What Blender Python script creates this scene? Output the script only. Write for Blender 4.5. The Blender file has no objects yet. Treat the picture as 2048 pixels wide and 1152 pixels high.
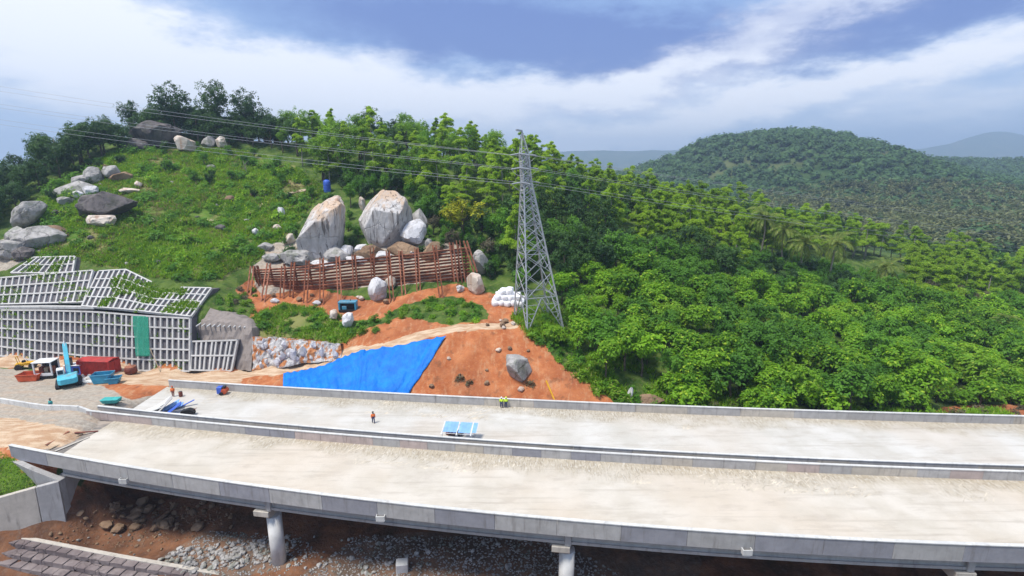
import bpy, bmesh, math, random
import numpy as np
from mathutils import Vector, Matrix, noise as mnoise

random.seed(7)
rng = np.random.default_rng(7)
scene = bpy.context.scene
COL = scene.collection

# ------------------------------------------------------------------ camera
FPX, CAMH, PITCH = 1050.0, 36.0, math.radians(13.2)
cam_data = bpy.data.cameras.new('camera')
cam = bpy.data.objects.new('camera', cam_data)
COL.objects.link(cam)
cam.location = (0, 0, CAMH)
cam.rotation_euler = (math.pi / 2 - PITCH, 0, 0)
cam_data.sensor_fit = 'HORIZONTAL'
cam_data.sensor_width = 36.0
cam_data.lens = 36.0 * FPX / 2048.0
cam_data.clip_start = 0.5
cam_data.clip_end = 30000
scene.camera = cam

# ------------------------------------------------------------------ world, sun, exposure
SUN_EL, SUN_AZ = math.radians(66), math.radians(236)      # azimuth clockwise from +Y (view direction)
world = bpy.data.worlds.new('World')
scene.world = world
world.use_nodes = True
WN, WL = world.node_tree.nodes, world.node_tree.links
WN.clear()


def wn(t, **k):
    n = WN.new(t)
    for a, b in k.items():
        setattr(n, a, b)
    return n


def wmath(op, a, b=None, clamp=False):
    n = wn('ShaderNodeMath', operation=op)
    n.use_clamp = clamp
    for i, v in enumerate((a, b)):
        if v is None:
            continue
        if isinstance(v, (int, float)):
            n.inputs[i].default_value = v
        else:
            WL.new(v, n.inputs[i])
    return n.outputs[0]


def build_world():
    out = wn('ShaderNodeOutputWorld')
    bg = wn('ShaderNodeBackground')
    bg.inputs[1].default_value = 0.10
    sky = wn('ShaderNodeTexSky', sky_type='NISHITA')
    sky.sun_disc = False
    sky.sun_elevation = SUN_EL
    sky.sun_rotation = SUN_AZ
    sky.altitude = 100
    sky.air_density = 1.0
    sky.dust_density = 1.5
    sky.ozone_density = 2.0
    tc = wn('ShaderNodeTexCoord')
    sep = wn('ShaderNodeSeparateXYZ')
    WL.new(tc.outputs['Generated'], sep.inputs[0])
    # a cloud deck seen in perspective: the direction is projected on a plane overhead
    zz = wmath('ADD', wmath('MAXIMUM', sep.outputs[2], 0.0), 0.16)
    px = wmath('DIVIDE', sep.outputs[0], zz)
    py = wmath('DIVIDE', sep.outputs[1], zz)
    comb = wn('ShaderNodeCombineXYZ')
    WL.new(px, comb.inputs[0])
    WL.new(py, comb.inputs[1])

    def noise_of(vec, scale, detail, rough, loc=(0, 0, 0), scl=(1, 1, 1)):
        mp = wn('ShaderNodeMapping')
        mp.inputs['Location'].default_value = loc
        mp.inputs['Scale'].default_value = scl
        WL.new(vec, mp.inputs[0])
        nz = wn('ShaderNodeTexNoise')
        nz.inputs['Scale'].default_value = scale
        nz.inputs['Detail'].default_value = detail
        nz.inputs['Roughness'].default_value = rough
        WL.new(mp.outputs[0], nz.inputs[0])
        return nz

    def smooth(v, lo, hi):
        mr = wn('ShaderNodeMapRange', interpolation_type='SMOOTHSTEP')
        mr.inputs[1].default_value = lo
        mr.inputs[2].default_value = hi
        WL.new(v, mr.inputs[0])
        return mr.outputs[0]

    def mix(fac, a, b):
        m = wn('ShaderNodeMix', data_type='RGBA')
        for sock, v in ((m.inputs[0], fac), (m.inputs[6], a), (m.inputs[7], b)):
            if isinstance(v, (tuple, float, int)):
                sock.default_value = v
            else:
                WL.new(v, sock)
        return m.outputs[2]
    # azimuth and height of a sky direction, ruffled so that cloud edges come out ragged
    az = wmath('ARCTAN2', sep.outputs[0], sep.outputs[1])
    ruf = noise_of(tc.outputs['Generated'], 5.0, 6, .62, scl=(1, 1, 2.6))
    ruf2 = noise_of(tc.outputs['Generated'], 17.0, 5, .6, (3, 1, 4), (1, 1, 2.4))
    rs, rs2 = wn('ShaderNodeSeparateColor'), wn('ShaderNodeSeparateColor')
    WL.new(ruf.outputs['Color'], rs.inputs[0])
    WL.new(ruf2.outputs['Color'], rs2.inputs[0])
    U = wmath('ADD', az, wmath('ADD', wmath('MULTIPLY', wmath('SUBTRACT', rs.outputs[0], .5), .34), wmath('MULTIPLY', wmath('SUBTRACT', rs2.outputs[0], .5), .10)))
    Vv = wmath('ADD', sep.outputs[2], wmath('ADD', wmath('MULTIPLY', wmath('SUBTRACT', rs.outputs[1], .5), .12), wmath('MULTIPLY', wmath('SUBTRACT', rs2.outputs[1], .5), .035)))

    def bank(u, v, lu, lv, tilt, amp):
        """one cloud bank: an elongated soft mass at azimuth u, height v"""
        du, dv = wmath('SUBTRACT', U, u), wmath('SUBTRACT', Vv, v)
        c_, s_ = math.cos(tilt), math.sin(tilt)
        p_ = wmath('DIVIDE', wmath('ADD', wmath('MULTIPLY', du, c_), wmath('MULTIPLY', dv, s_)), lu)
        q_ = wmath('DIVIDE', wmath('SUBTRACT', wmath('MULTIPLY', dv, c_), wmath('MULTIPLY', du, s_)), lv)
        r2 = wmath('ADD', wmath('MULTIPLY', p_, p_), wmath('MULTIPLY', q_, q_))
        return wmath('MULTIPLY', wmath('POWER', 2.718, wmath('MULTIPLY', r2, -1.0)), amp)

    def total(items):
        t = None
        for it in items:
            g = bank(*it)
            t = g if t is None else wmath('ADD', t, g)
        return t
    whites = total([(-.72, .20, .26, .06, -.25, .95), (-.60, .10, .42, .055, -.12, .8), (-.30, .125, .38, .045, -.16, 1.15), (.08, .128, .24, .030, .05, .85), (.30, .160, .20, .030, .22, .75), (.30, .075, .34, .034, .2, .95), (.68, .150, .30, .028, .16, .8),
                    (.74, .085, .34, .040, .05, .6), (.58, .25, .20, .03, .2, .6), (-.28, .175, .12, .025, 0, .5)])
    darks = total([(-.10, .235, .42, .055, -.05, 1.05), (.12, .20, .30, .034, .06, .9), (.56, .205, .42, .036, .14, .95), (.20, .115, .36, .022, .14, .55), (-.85, .235, .12, .03, 0, .5), (.85, .225, .2, .04, .1, .5)])
    # the same kind of broken cloud everywhere else
    deckn = noise_of(comb.outputs[0], .9, 5, .55, (2.3, 5.1, 0))
    high = smooth(sep.outputs[2], .24, .40)
    beyond = wmath('MAXIMUM', high, smooth(wmath('ABSOLUTE', az), .95, 1.25))
    whites = wmath('ADD', whites, wmath('MULTIPLY', beyond, smooth(deckn.outputs[0], .42, .66)))
    darks = wmath('ADD', darks, wmath('MULTIPLY', beyond, smooth(deckn.outputs[0], .52, .32)))
    fine = noise_of(comb.outputs[0], 3.2, 6, .6, (7, 2, 0))
    whites = wmath('MULTIPLY', whites, wmath('ADD', .55, wmath('MULTIPLY', fine.outputs[0], .9)))
    c = mix(0.65, sky.outputs[0], (2.25, 3.45, 6.2, 1))
    c = mix(smooth(darks, .1, 1.0), c, (1.1, 1.75, 4.1, 1))
    c = mix(smooth(whites, .05, 1.05), c, (7.0, 7.2, 7.8, 1))
    hz = smooth(wmath('MULTIPLY', sep.outputs[2], -1.0), -.10, .03)
    c = mix(wmath('MULTIPLY', hz, 0.5), c, (4.6, 5.6, 7.4, 1))
    WL.new(c, bg.inputs[0])
    WL.new(bg.outputs[0], out.inputs[0])


build_world()
sun_data = bpy.data.lights.new('sun', 'SUN')
sun_data.energy = 3.2
sun_data.angle = math.radians(13)
sun_data.color = (1.0, 0.95, 0.87)
sun = bpy.data.objects.new('sun', sun_data)
COL.objects.link(sun)
sun.location = (0, 0, 200)
_sd = Vector((math.sin(SUN_AZ) * math.cos(SUN_EL), math.cos(SUN_AZ) * math.cos(SUN_EL), math.sin(SUN_EL)))
sun.rotation_euler = (-_sd).to_track_quat('-Z', 'Y').to_euler()
scene.view_settings.view_transform = 'Standard'
scene.view_settings.look = 'None'
scene.view_settings.exposure = 0.66
scene.view_settings.gamma = 1.0
scene.cycles.max_bounces = 4
scene.cycles.transparent_max_bounces = 6
scene.cycles.use_adaptive_sampling = True
scene.cycles.use_denoising = True

# ------------------------------------------------------------------ geometry of the place
_cp, _sp = math.cos(PITCH), math.sin(PITCH)


def ray(x, y):
    u, v = (x - 1024) / FPX, (y - 576) / FPX
    return np.array([u, _cp - v * _sp, -_sp - v * _cp])


def at(x, y, Y):
    """the point at ground distance Y that a survey sight (x, y) hits"""
    r = ray(x, y)
    return Vector((r[0] * Y / r[1], Y, CAMH + r[2] * Y / r[1]))


def onz(x, y, z):
    r = ray(x, y)
    t = (z - CAMH) / r[2]
    return Vector((r[0] * t, r[1] * t, z))


def sight(P):
    """inverse of at(): bearing of a world point, in survey units"""
    P = np.asarray(P, float)
    d = P - np.array([0, 0, CAMH])
    dep = d[..., 1] * _cp - d[..., 2] * _sp
    up = d[..., 1] * _sp + d[..., 2] * _cp
    return 1024 + FPX * d[..., 0] / dep, 576 - FPX * up / dep


def B1(X): return 3.974e-4 * X * X - 0.10517 * X + 73.99
def B2(X): return 6.4e-4 * X * X - 0.1294 * X + 61.57
def B3(X): return 5.98e-4 * X * X - 0.1272 * X + 60.18
def B4(X): return 1.0737e-3 * X * X - 0.1452 * X + 47.12


def inpoly(px, py, poly):
    px, py = np.asarray(px, float), np.asarray(py, float)
    r = np.zeros(px.shape, bool)
    n = len(poly)
    for i in range(n):
        x0, y0 = poly[i]
        x1, y1 = poly[(i + 1) % n]
        c = ((y0 > py) != (y1 > py)) & (px < (x1 - x0) * (py - y0) / ((y1 - y0) or 1e-9) + x0)
        r ^= c
    return r


def vnoise(x, y, seed=0):
    """value noise on numpy arrays"""
    xi, yi = np.floor(x).astype(np.int64), np.floor(y).astype(np.int64)
    fx, fy = x - xi, y - yi
    fx, fy = fx * fx * (3 - 2 * fx), fy * fy * (3 - 2 * fy)

    def h(a, b):
        n = (a * 374761393 + b * 668265263 + seed * 974711) & 0x7fffffff
        n = ((n ^ (n >> 13)) * 1274126177) & 0x7fffffff
        return ((n ^ (n >> 16)) & 0xffff) / 65535.0
    return (h(xi, yi) * (1 - fx) + h(xi + 1, yi) * fx) * (1 - fy) + (h(xi, yi + 1) * (1 - fx) + h(xi + 1, yi + 1) * fx) * fy


def fbm(x, y, s, o=4, seed=0):
    v, a, t = 0, 1, 0
    for k in range(o):
        v = v + a * vnoise(x / s * 2 ** k, y / s * 2 ** k, seed + k)
        t += a
        a *= .5
    return v / t - .5


# ------------------------------------------------------------------ materials
MATS = {}


def material(name, build):
    if name in MATS:
        return MATS[name]
    m = bpy.data.materials.new(name)
    m.use_nodes = True
    nt = m.node_tree
    nt.nodes.clear()
    out = nt.nodes.new('ShaderNodeOutputMaterial')
    build(NT(nt), out)
    MATS[name] = m
    return m


class NT:
    def __init__(s, nt):
        s.nt = nt

    def n(s, t, **k):
        n = s.nt.nodes.new(t)
        for a, b in k.items():
            setattr(n, a, b)
        return n

    def l(s, a, b):
        s.nt.links.new(a, b)

    def put(s, sock, v):
        if isinstance(v, (tuple, list)):
            sock.default_value = tuple(v) + ((1,) if len(v) == 3 and sock.type == 'RGBA' else ())
        elif isinstance(v, (int, float)):
            sock.default_value = v
        else:
            s.l(v, sock)

    def math(s, op, a, b=0.0, clamp=False):
        n = s.n('ShaderNodeMath', operation=op)
        n.use_clamp = clamp
        s.put(n.inputs[0], a)
        s.put(n.inputs[1], b)
        return n.outputs[0]

    def mix(s, f, a, b, blend='MIX'):
        n = s.n('ShaderNodeMix', data_type='RGBA', blend_type=blend)
        s.put(n.inputs[0], f)
        s.put(n.inputs[6], a)
        s.put(n.inputs[7], b)
        return n.outputs[2]

    def noise(s, scale, detail=4, rough=.55, co=None, scl=None, dist=0., rot=(0, 0, 0)):
        n = s.n('ShaderNodeTexNoise')
        n.inputs['Scale'].default_value = scale
        n.inputs['Detail'].default_value = detail
        n.inputs['Roughness'].default_value = rough
        n.inputs['Distortion'].default_value = dist
        if co is None:
            co = s.pos()
        if scl:
            m = s.n('ShaderNodeMapping')
            m.inputs['Scale'].default_value = scl
            m.inputs['Rotation'].default_value = rot
            s.l(co, m.inputs[0])
            co = m.outputs[0]
        s.l(co, n.inputs['Vector'])
        return n.outputs[0]

    def pos(s):
        if not hasattr(s, '_p'):
            s._p = s.n('ShaderNodeNewGeometry')
        return s._p.outputs['Position']

    def ramp(s, f, lo, hi):
        n = s.n('ShaderNodeMapRange', interpolation_type='SMOOTHSTEP')
        n.inputs[1].default_value = lo
        n.inputs[2].default_value = hi
        s.put(n.inputs[0], f)
        return n.outputs[0]

    def bump(s, h, strength=.4, dist=.1):
        n = s.n('ShaderNodeBump')
        n.inputs['Strength'].default_value = strength
        n.inputs['Distance'].default_value = dist
        s.l(h, n.inputs['Height'])
        return n.outputs[0]

    def surf(s, out, col, rough=.8, normal=None, metallic=0., spec=.3):
        b = s.n('ShaderNodeBsdfPrincipled')
        s.put(b.inputs['Base Color'], col)
        s.put(b.inputs['Roughness'], rough)
        s.put(b.inputs['Metallic'], metallic)
        b.inputs['Specular IOR Level'].default_value = spec
        if normal is not None:
            s.l(normal, b.inputs['Normal'])
        s.l(b.outputs[0], out.inputs[0])


def plain(name, col, var=.18, scale=1.5, rough=.75, metallic=0., dirt=None, bump=.15):
    def b(t, out):
        n1 = t.noise(scale, 5, .6)
        c = t.mix(t.ramp(n1, .3, .7), tuple(v * (1 - var) for v in col), tuple(min(1, v * (1 + var)) for v in col))
        if dirt:
            n2 = t.noise(scale * .45, 6, .65, scl=(1, 1, .4))
            c = t.mix(t.math('MULTIPLY', t.ramp(n2, .48, .72), .75), c, dirt)
        t.surf(out, c, rough, t.bump(t.noise(scale * 6, 3), bump, .03), metallic)
    return material(name, b)


def concrete(name, col, stain=(.16, .14, .12), amt=.6):
    def b(t, out):
        n1 = t.noise(.9, 6, .6)
        c = t.mix(t.ramp(n1, .25, .75), tuple(v * .84 for v in col), tuple(min(1, v * 1.1) for v in col))
        drip = t.noise(1.3, 5, .6, scl=(1.6, 1.6, .22))
        c = t.mix(t.math('MULTIPLY', t.ramp(drip, .5, .78), amt), c, stain)
        oi = t.n('ShaderNodeObjectInfo')
        c = t.mix(t.math('MULTIPLY', oi.outputs['Random'], .28), c, tuple(v * .55 for v in col))
        t.surf(out, c, .85, t.bump(t.noise(7, 4), .25, .03))
    return material(name, b)


def leafmat(name, dark, light, trans=.35, tip=None, obj=.62, big_scale=.035, mid=None):
    def b(t, out):
        g = t.n('ShaderNodeNewGeometry')
        oi = t.n('ShaderNodeObjectInfo')
        r = g.outputs['Random Per Island']
        c = t.mix(t.math('ADD', t.math('MULTIPLY', r, 1 - obj), t.math('MULTIPLY', oi.outputs['Random'], obj)), dark, light)
        big = t.noise(big_scale, 3, .55)
        c = t.mix(t.math('MULTIPLY', t.ramp(big, .4, .65), .35), c, tuple(v * .62 for v in dark))
        if mid:
            c = t.mix(t.math('MULTIPLY', t.ramp(t.noise(mid, 2, .5), .38, .62), .6), c, tuple(v * 1.35 for v in light))
        if tip:
            c = t.mix(t.ramp(r, .86, .98), c, tip)
        d = t.n('ShaderNodeBsdfPrincipled')
        t.put(d.inputs['Base Color'], c)
        d.inputs['Roughness'].default_value = .55
        d.inputs['Specular IOR Level'].default_value = .25
        tr = t.n('ShaderNodeBsdfTranslucent')
        hs = t.n('ShaderNodeHueSaturation')
        hs.inputs['Hue'].default_value = .485
        hs.inputs['Value'].default_value = 1.25
        t.l(c, hs.inputs['Color'])
        t.l(hs.outputs[0], tr.inputs[0])
        mx = t.n('ShaderNodeMixShader')
        mx.inputs[0].default_value = trans
        t.l(d.outputs[0], mx.inputs[1])
        t.l(tr.outputs[0], mx.inputs[2])
        t.l(mx.outputs[0], out.inputs[0])
    return material(name, b)


def terrain_mat(t, out):
    at_ = t.n('ShaderNodeAttribute', attribute_name='zone')
    s = t.n('ShaderNodeSeparateColor')
    t.l(at_.outputs['Color'], s.inputs[0])
    n1, n2, n3 = t.noise(.35, 6, .62), t.noise(1.7, 5, .6), t.noise(.09, 4, .5)
    brk = t.math('MULTIPLY', t.math('SUBTRACT', n1, .5), 1.3)
    wild = t.mix(t.ramp(n1, .35, .65), (.035, .075, .012), (.10, .15, .03))
    wild = t.mix(t.ramp(n2, .55, .75), wild, (.16, .14, .07))
    grass = t.mix(t.ramp(n1, .3, .66), (.05, .115, .012), (.12, .20, .03))
    grass = t.mix(t.math('MULTIPLY', t.ramp(n3, .42, .6), .75), grass, (.22, .20, .08))
    grass = t.mix(t.math('MULTIPLY', t.ramp(t.noise(.2, 5, .6), .55, .68), .6), grass, (.30, .22, .12))
    soil = t.mix(t.ramp(n1, .3, .7), (.32, .095, .035), (.47, .18, .075))
    soil = t.mix(t.math('MULTIPLY', t.ramp(n2, .52, .72), .55), soil, (.50, .24, .11))
    soil = t.mix(t.math('MULTIPLY', t.ramp(n3, .45, .62), .6), soil, (.25, .085, .04))
    soil = t.mix(t.math('MULTIPLY', t.ramp(t.noise(.8, 6, .65, scl=(1.5, .5, .5)), .5, .66), .5), soil, (.47, .27, .15))
    soil = t.mix(t.math('MULTIPLY', t.ramp(t.noise(.55, 5, .6), .56, .66), .55), soil, (.17, .075, .04))
    strk = t.noise(.5, 5, .6, scl=(.35, 1.6, 1), rot=(0, 0, .12))
    grav = t.mix(t.ramp(n2, .3, .7), (.29, .25, .205), (.42, .375, .31))
    grav = t.mix(t.math('MULTIPLY', t.ramp(strk, .45, .72), .5), grav, (.44, .30, .20))
    grav = t.mix(t.math('MULTIPLY', t.ramp(t.noise(.8, 5, .6, scl=(.3, 1.4, 1)), .52, .72), .35), grav, (.26, .23, .20))
    grass = grass
    c = t.mix(t.ramp(t.math('ADD', s.outputs[1], brk), .35, .65), wild, grass)
    c = t.mix(t.ramp(t.math('ADD', s.outputs[0], t.math('MULTIPLY', brk, .6)), .4, .6), c, soil)
    c = t.mix(t.ramp(t.math('ADD', s.outputs[2], t.math('MULTIPLY', brk, .6)), .35, .65), c, grav)
    trk = t.mix(t.ramp(t.noise(.9, 5, .6, scl=(.4, 1.5, 1)), .35, .65), (.40, .25, .15), (.56, .43, .30))
    c = t.mix(t.ramp(t.math('ADD', at_.outputs['Alpha'], t.math('MULTIPLY', brk, .5)), .4, .6), c, trk)
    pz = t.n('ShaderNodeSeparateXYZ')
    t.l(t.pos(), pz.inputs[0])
    under_shade = t.ramp(t.math('ADD', pz.outputs[2], t.math('MULTIPLY', brk, 2.0)), -4.0, -7.0)  # low ravine earth coloured darker brown to stand for shade under the decks
    shade_earth = t.mix(t.ramp(n1, .35, .68), (.075, .045, .03), (.20, .10, .055))
    shade_earth = t.mix(t.math('MULTIPLY', t.ramp(n2, .5, .7), .5), shade_earth, (.15, .12, .10))
    c = t.mix(t.math('MULTIPLY', under_shade, .85), c, shade_earth)
    h = t.math('ADD', t.noise(2.5, 6, .65), t.math('MULTIPLY', n1, 1.5))
    t.surf(out, c, .92, t.bump(h, .7, .25), spec=.12)


def deck_mat(t, out, warm=(1, 1, 1)):
    uv = t.n('ShaderNodeUVMap', uv_map='UVMap')
    sx = t.n('ShaderNodeSeparateXYZ')
    t.l(uv.outputs[0], sx.inputs[0])
    v = sx.outputs[1]                                  # 0 near edge, 1 far edge
    n1 = t.noise(.22, 6, .6)
    tint = lambda c: tuple(a * b for a, b in zip(c, warm))
    c = t.mix(t.ramp(n1, .3, .7), tint((.44, .42, .375)), tint((.53, .515, .48)))
    c = t.mix(t.math('MULTIPLY', t.ramp(t.noise(.06, 3, .5), .42, .62), .45), c, tint((.50, .44, .37)))
    c = t.mix(t.math('MULTIPLY', t.ramp(t.noise(.5, 6, .7, scl=(.35, 1.3, 1), rot=(0, 0, .1)), .5, .66), .32), c, (.33, .285, .235))
    warp = t.noise(.16, 4, .6)
    edge = t.ramp(t.math('ADD', v, t.math('MULTIPLY', t.math('SUBTRACT', warp, .5), .9)), .66, .95)
    st = t.noise(2.1, 6, .7, scl=(2.4, .5, 1), rot=(0, 0, -.6), dist=.7)
    st2 = t.noise(3.2, 5, .65, scl=(2.0, .7, 1), rot=(0, 0, -.8))
    streak = t.math('MULTIPLY', t.ramp(st, .47, .6), t.math('ADD', t.math('MULTIPLY', t.ramp(st2, .35, .6), .6), .4))
    c = t.mix(t.math('MULTIPLY', edge, .55), c, (.36, .305, .21))
    c = t.mix(t.math('MULTIPLY', t.math('MULTIPLY', edge, streak), .6), c, (.19, .155, .11))
    pale = t.math('MULTIPLY', edge, t.ramp(t.noise(2.4, 5, .7, scl=(2.2, .5, 1), rot=(0, 0, -.7), dist=.5), .54, .62))
    c = t.mix(t.math('MULTIPLY', pale, .7), c, (.60, .58, .52))
    tyre = t.noise(.55, 5, .6, scl=(.10, 2.2, 1), rot=(0, 0, .12), dist=.2)
    c = t.mix(t.math('MULTIPLY', t.ramp(tyre, .55, .66), .3), c, (.30, .26, .21))
    spots = t.ramp(t.noise(.9, 6, .7), .66, .74)
    c = t.mix(t.math('MULTIPLY', spots, .45), c, (.25, .19, .14))
    h = t.math('ADD', t.math('MULTIPLY', streak, edge), t.math('MULTIPLY', t.noise(9, 4), .25))
    t.surf(out, c, .8, t.bump(h, .5, .06), spec=.25)


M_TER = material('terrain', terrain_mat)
M_DECK = material('deck_concrete', deck_mat)
M_DECKN = material('warm_deck_concrete', lambda t, out: deck_mat(t, out, (1.03, .985, .925)))
M_CON = concrete('grey_concrete', (.42, .41, .40))
M_CONP = concrete('pinkish_concrete', (.47, .39, .36))
M_COND = concrete('dark_concrete', (.31, .31, .34))
M_CONT = concrete('tan_concrete', (.50, .46, .40))
M_CONW = concrete('pale_concrete', (.60, .60, .58), amt=.4)
M_RIB = concrete('lattice_concrete', (.52, .51, .49), amt=.45)
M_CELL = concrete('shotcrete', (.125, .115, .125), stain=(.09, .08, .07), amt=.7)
M_SHOT = concrete('brown_shotcrete', (.25, .215, .195), stain=(.12, .09, .07), amt=.6)
M_RUST = plain('rusty_steel', (.20, .068, .035), .45, 1.3, .8, .2, dirt=(.085, .035, .024))
M_RUSTL = plain('orange_rust_steel', (.30, .12, .07), .4, 1.2, .8, .2, dirt=(.16, .06, .04))
M_STEEL = plain('galvanised_steel', (.44, .45, .47), .15, 2, .45, .55)
M_WIRE = plain('conductor_aluminium', (.40, .41, .43), .05, 2, .45, .3)
M_GLASSI = plain('insulator_glass', (.28, .30, .33), .1, 2, .3, .0)
M_BARK = plain('pale_bark', (.30, .27, .22), .35, 2.5, .9, dirt=(.14, .12, .09))
M_BARKD = plain('dark_bark', (.11, .085, .06), .35, 2.5, .9)
M_BAG = plain('white_woven_bag', (.78, .78, .80), .08, 3, .6)
M_BLUEM = plain('blue_machine_paint', (.045, .27, .42), .15, 1, .4, dirt=(.16, .17, .15))
M_CYAN = plain('light_blue_machine_paint', (.09, .47, .60), .12, 1, .4, dirt=(.2, .25, .24))
M_REDC = plain('red_container_paint', (.40, .035, .028), .18, .9, .55, dirt=(.22, .05, .04))
M_ORAN = plain('orange_red_paint', (.50, .09, .035), .2, 1, .6, dirt=(.28, .10, .06))
M_YEL = plain('yellow_paint', (.70, .38, .02), .15, 1, .5)
M_BLK = plain('black_rubber', (.018, .018, .02), .3, 2, .7)
M_DKSTEEL = plain('dark_steel', (.05, .045, .045), .3, 2, .6, .3)
M_WHT = plain('white_paint', (.72, .73, .73), .1, 1, .5, dirt=(.45, .42, .38))
M_GLASS = plain('dark_glass', (.02, .03, .045), .1, 2, .12, .0, bump=0)
M_BRNP = plain('brown_steel', (.17, .05, .035), .3, 2, .6)
M_TEAL = plain('teal_plastic', (.05, .36, .34), .15, 2, .5)
M_NAVY = plain('navy_cloth', (.03, .045, .12), .2, 5, .9)
M_HIVIS = plain('hi_vis_yellow', (.62, .82, .06), .1, 5, .8)
M_HIOR = plain('hi_vis_orange', (.85, .20, .05), .1, 5, .8)
M_SKIN = plain('skin', (.16, .085, .05), .1, 5, .7)
M_SHEET = plain('blue_sheet', (.20, .38, .72), .12, 1, .5)
M_SHEETD = plain('deep_blue_sheet', (.05, .12, .50), .15, 1, .45)
M_WOOD = plain('weathered_timber', (.36, .28, .19), .3, 2, .85)


def tarp_mat(t, out):
    n = t.noise(.6, 5, .6, scl=(1, 1, .35))
    c = t.mix(t.ramp(n, .3, .7), (.003, .13, .50), (.005, .20, .66))
    w = t.noise(1.1, 5, .6, scl=(1.4, 1.4, .3))
    t.surf(out, c, .55, t.bump(w, .7, .35), spec=.2)


M_TARP = material('blue_tarpaulin', tarp_mat)


def net_mat(t, out):
    b = t.n('ShaderNodeBsdfPrincipled')
    n = t.noise(1.5, 4, .6, scl=(2, 2, .4))
    t.put(b.inputs['Base Color'], t.mix(n, (.012, .20, .12), (.03, .36, .24)))
    b.inputs['Roughness'].default_value = .8
    tr = t.n('ShaderNodeBsdfTransparent')
    mx = t.n('ShaderNodeMixShader')
    mx.inputs[0].default_value = .38
    t.l(b.outputs[0], mx.inputs[1])
    t.l(tr.outputs[0], mx.inputs[2])
    t.l(mx.outputs[0], out.inputs[0])


M_NET = material('green_debris_net', net_mat)


def rockmat(name, a, b_, stain, amt, moss=0., crown=None):
    def b(t, out):
        tc = t.n('ShaderNodeTexCoord')
        n1 = t.noise(.30, 7, .62)
        c = t.mix(t.ramp(n1, .3, .7), a, b_)
        s_ = t.noise(.55, 6, .65, scl=(1.5, 1.5, .20))
        c = t.mix(t.math('MULTIPLY', t.ramp(s_, .46, .68), amt), c, stain)
        cr = t.n('ShaderNodeTexVoronoi', feature='DISTANCE_TO_EDGE')
        cr.inputs['Scale'].default_value = .17
        dn = t.n('ShaderNodeTexNoise')
        dn.inputs['Scale'].default_value = .5
        dn.inputs['Detail'].default_value = 5
        t.l(t.pos(), dn.inputs['Vector'])
        vm = t.n('ShaderNodeVectorMath', operation='MULTIPLY_ADD')
        t.l(dn.outputs['Color'], vm.inputs[0])
        vm.inputs[1].default_value = (3, 3, 3)
        t.l(t.pos(), vm.inputs[2])
        t.l(vm.outputs[0], cr.inputs['Vector'])
        crack = t.ramp(cr.outputs['Distance'], .03, 0.)
        c = t.mix(t.math('MULTIPLY', t.math('MULTIPLY', crack, t.ramp(n1, .45, .6)), .45), c, tuple(v * .5 for v in stain))
        if crown:
            sg = t.n('ShaderNodeSeparateXYZ')
            t.l(tc.outputs['Generated'], sg.inputs[0])
            k = t.ramp(t.math('ADD', sg.outputs[2], t.math('MULTIPLY', t.math('SUBTRACT', t.noise(.45, 5, .6, scl=(1.6, 1.6, .4)), .5), 1.1)), .66, .98)
            c = t.mix(t.math('MULTIPLY', k, .85), c, crown)
            drip = t.noise(.9, 4, .6, scl=(1.5, 1.5, .08))
            c = t.mix(t.math('MULTIPLY', t.ramp(drip, .56, .64), .75), c, (.07, .06, .055))
        if moss:
            c = t.mix(t.math('MULTIPLY', t.ramp(t.noise(.5, 5, .6), .5, .62), moss), c, (.07, .10, .03))
        h = t.math('SUBTRACT', t.noise(1.2, 7, .65), t.math('MULTIPLY', crack, .6))
        t.surf(out, c, .9, t.bump(h, .7, .25), spec=.15)
    return material(name, b)


M_RWHITE = rockmat('pale_granite', (.50, .49, .50), (.68, .67, .68), (.26, .24, .22), .55)
M_RBIG = rockmat('streaked_granite', (.40, .385, .375), (.62, .60, .585), (.24, .20, .17), .6, .0, (.52, .37, .25))
M_RTAN = rockmat('tan_granite', (.50, .42, .34), (.62, .56, .50), (.36, .17, .08), .6)
M_RGREY = rockmat('grey_granite', (.27, .26, .25), (.44, .42, .40), (.12, .11, .10), .65, .35)
M_RDARK = rockmat('dark_granite', (.085, .078, .08), (.17, .15, .145), (.035, .032, .032), .6, .15)
M_RBROWN = rockmat('brown_fieldstone', (.17, .11, .07), (.32, .22, .14), (.15, .09, .06), .5)
M_GABION = rockmat('purplish_rubble_masonry', (.15, .12, .12), (.27, .23, .22), (.12, .10, .10), .5)

L_BROAD = leafmat('broad_leaf', (.075, .21, .010), (.26, .50, .02), .42, tip=(.40, .56, .04))
L_LIME = leafmat('lime_leaf', (.13, .30, .012), (.30, .50, .03), .4, tip=(.40, .52, .06))
L_LAYER = leafmat('feathery_leaf', (.14, .30, .014), (.40, .60, .035), .48, tip=(.46, .58, .08))
L_DARK = leafmat('dark_leaf', (.026, .075, .018), (.075, .165, .03), .34)
L_MID = leafmat('mid_green_leaf', (.06, .18, .016), (.16, .36, .028), .42)
L_YEL = leafmat('yellow_flowering_leaf', (.22, .28, .012), (.52, .50, .025), .35, obj=0.)
L_GRASS = leafmat('grass_blade', (.08, .22, .008), (.26, .46, .022), .42, tip=(.38, .42, .10))
L_DRY = leafmat('dry_scrub', (.09, .08, .045), (.19, .17, .10), .25)
L_PALM = leafmat('palm_frond', (.09, .16, .02), (.26, .33, .06), .35, tip=(.28, .28, .07))
L_FAR = leafmat('far_canopy', (.016, .055, .016), (.06, .125, .032), .2, obj=.0, big_scale=.011, mid=.075)
L_FARP = leafmat('far_palm_canopy', (.08, .11, .035), (.20, .21, .08), .25, obj=0.)
L_HILL = leafmat('hill_leaf', (.07, .19, .014), (.25, .46, .03), .45, tip=(.30, .46, .05))


# ------------------------------------------------------------------ builders
OFF = {}


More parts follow.
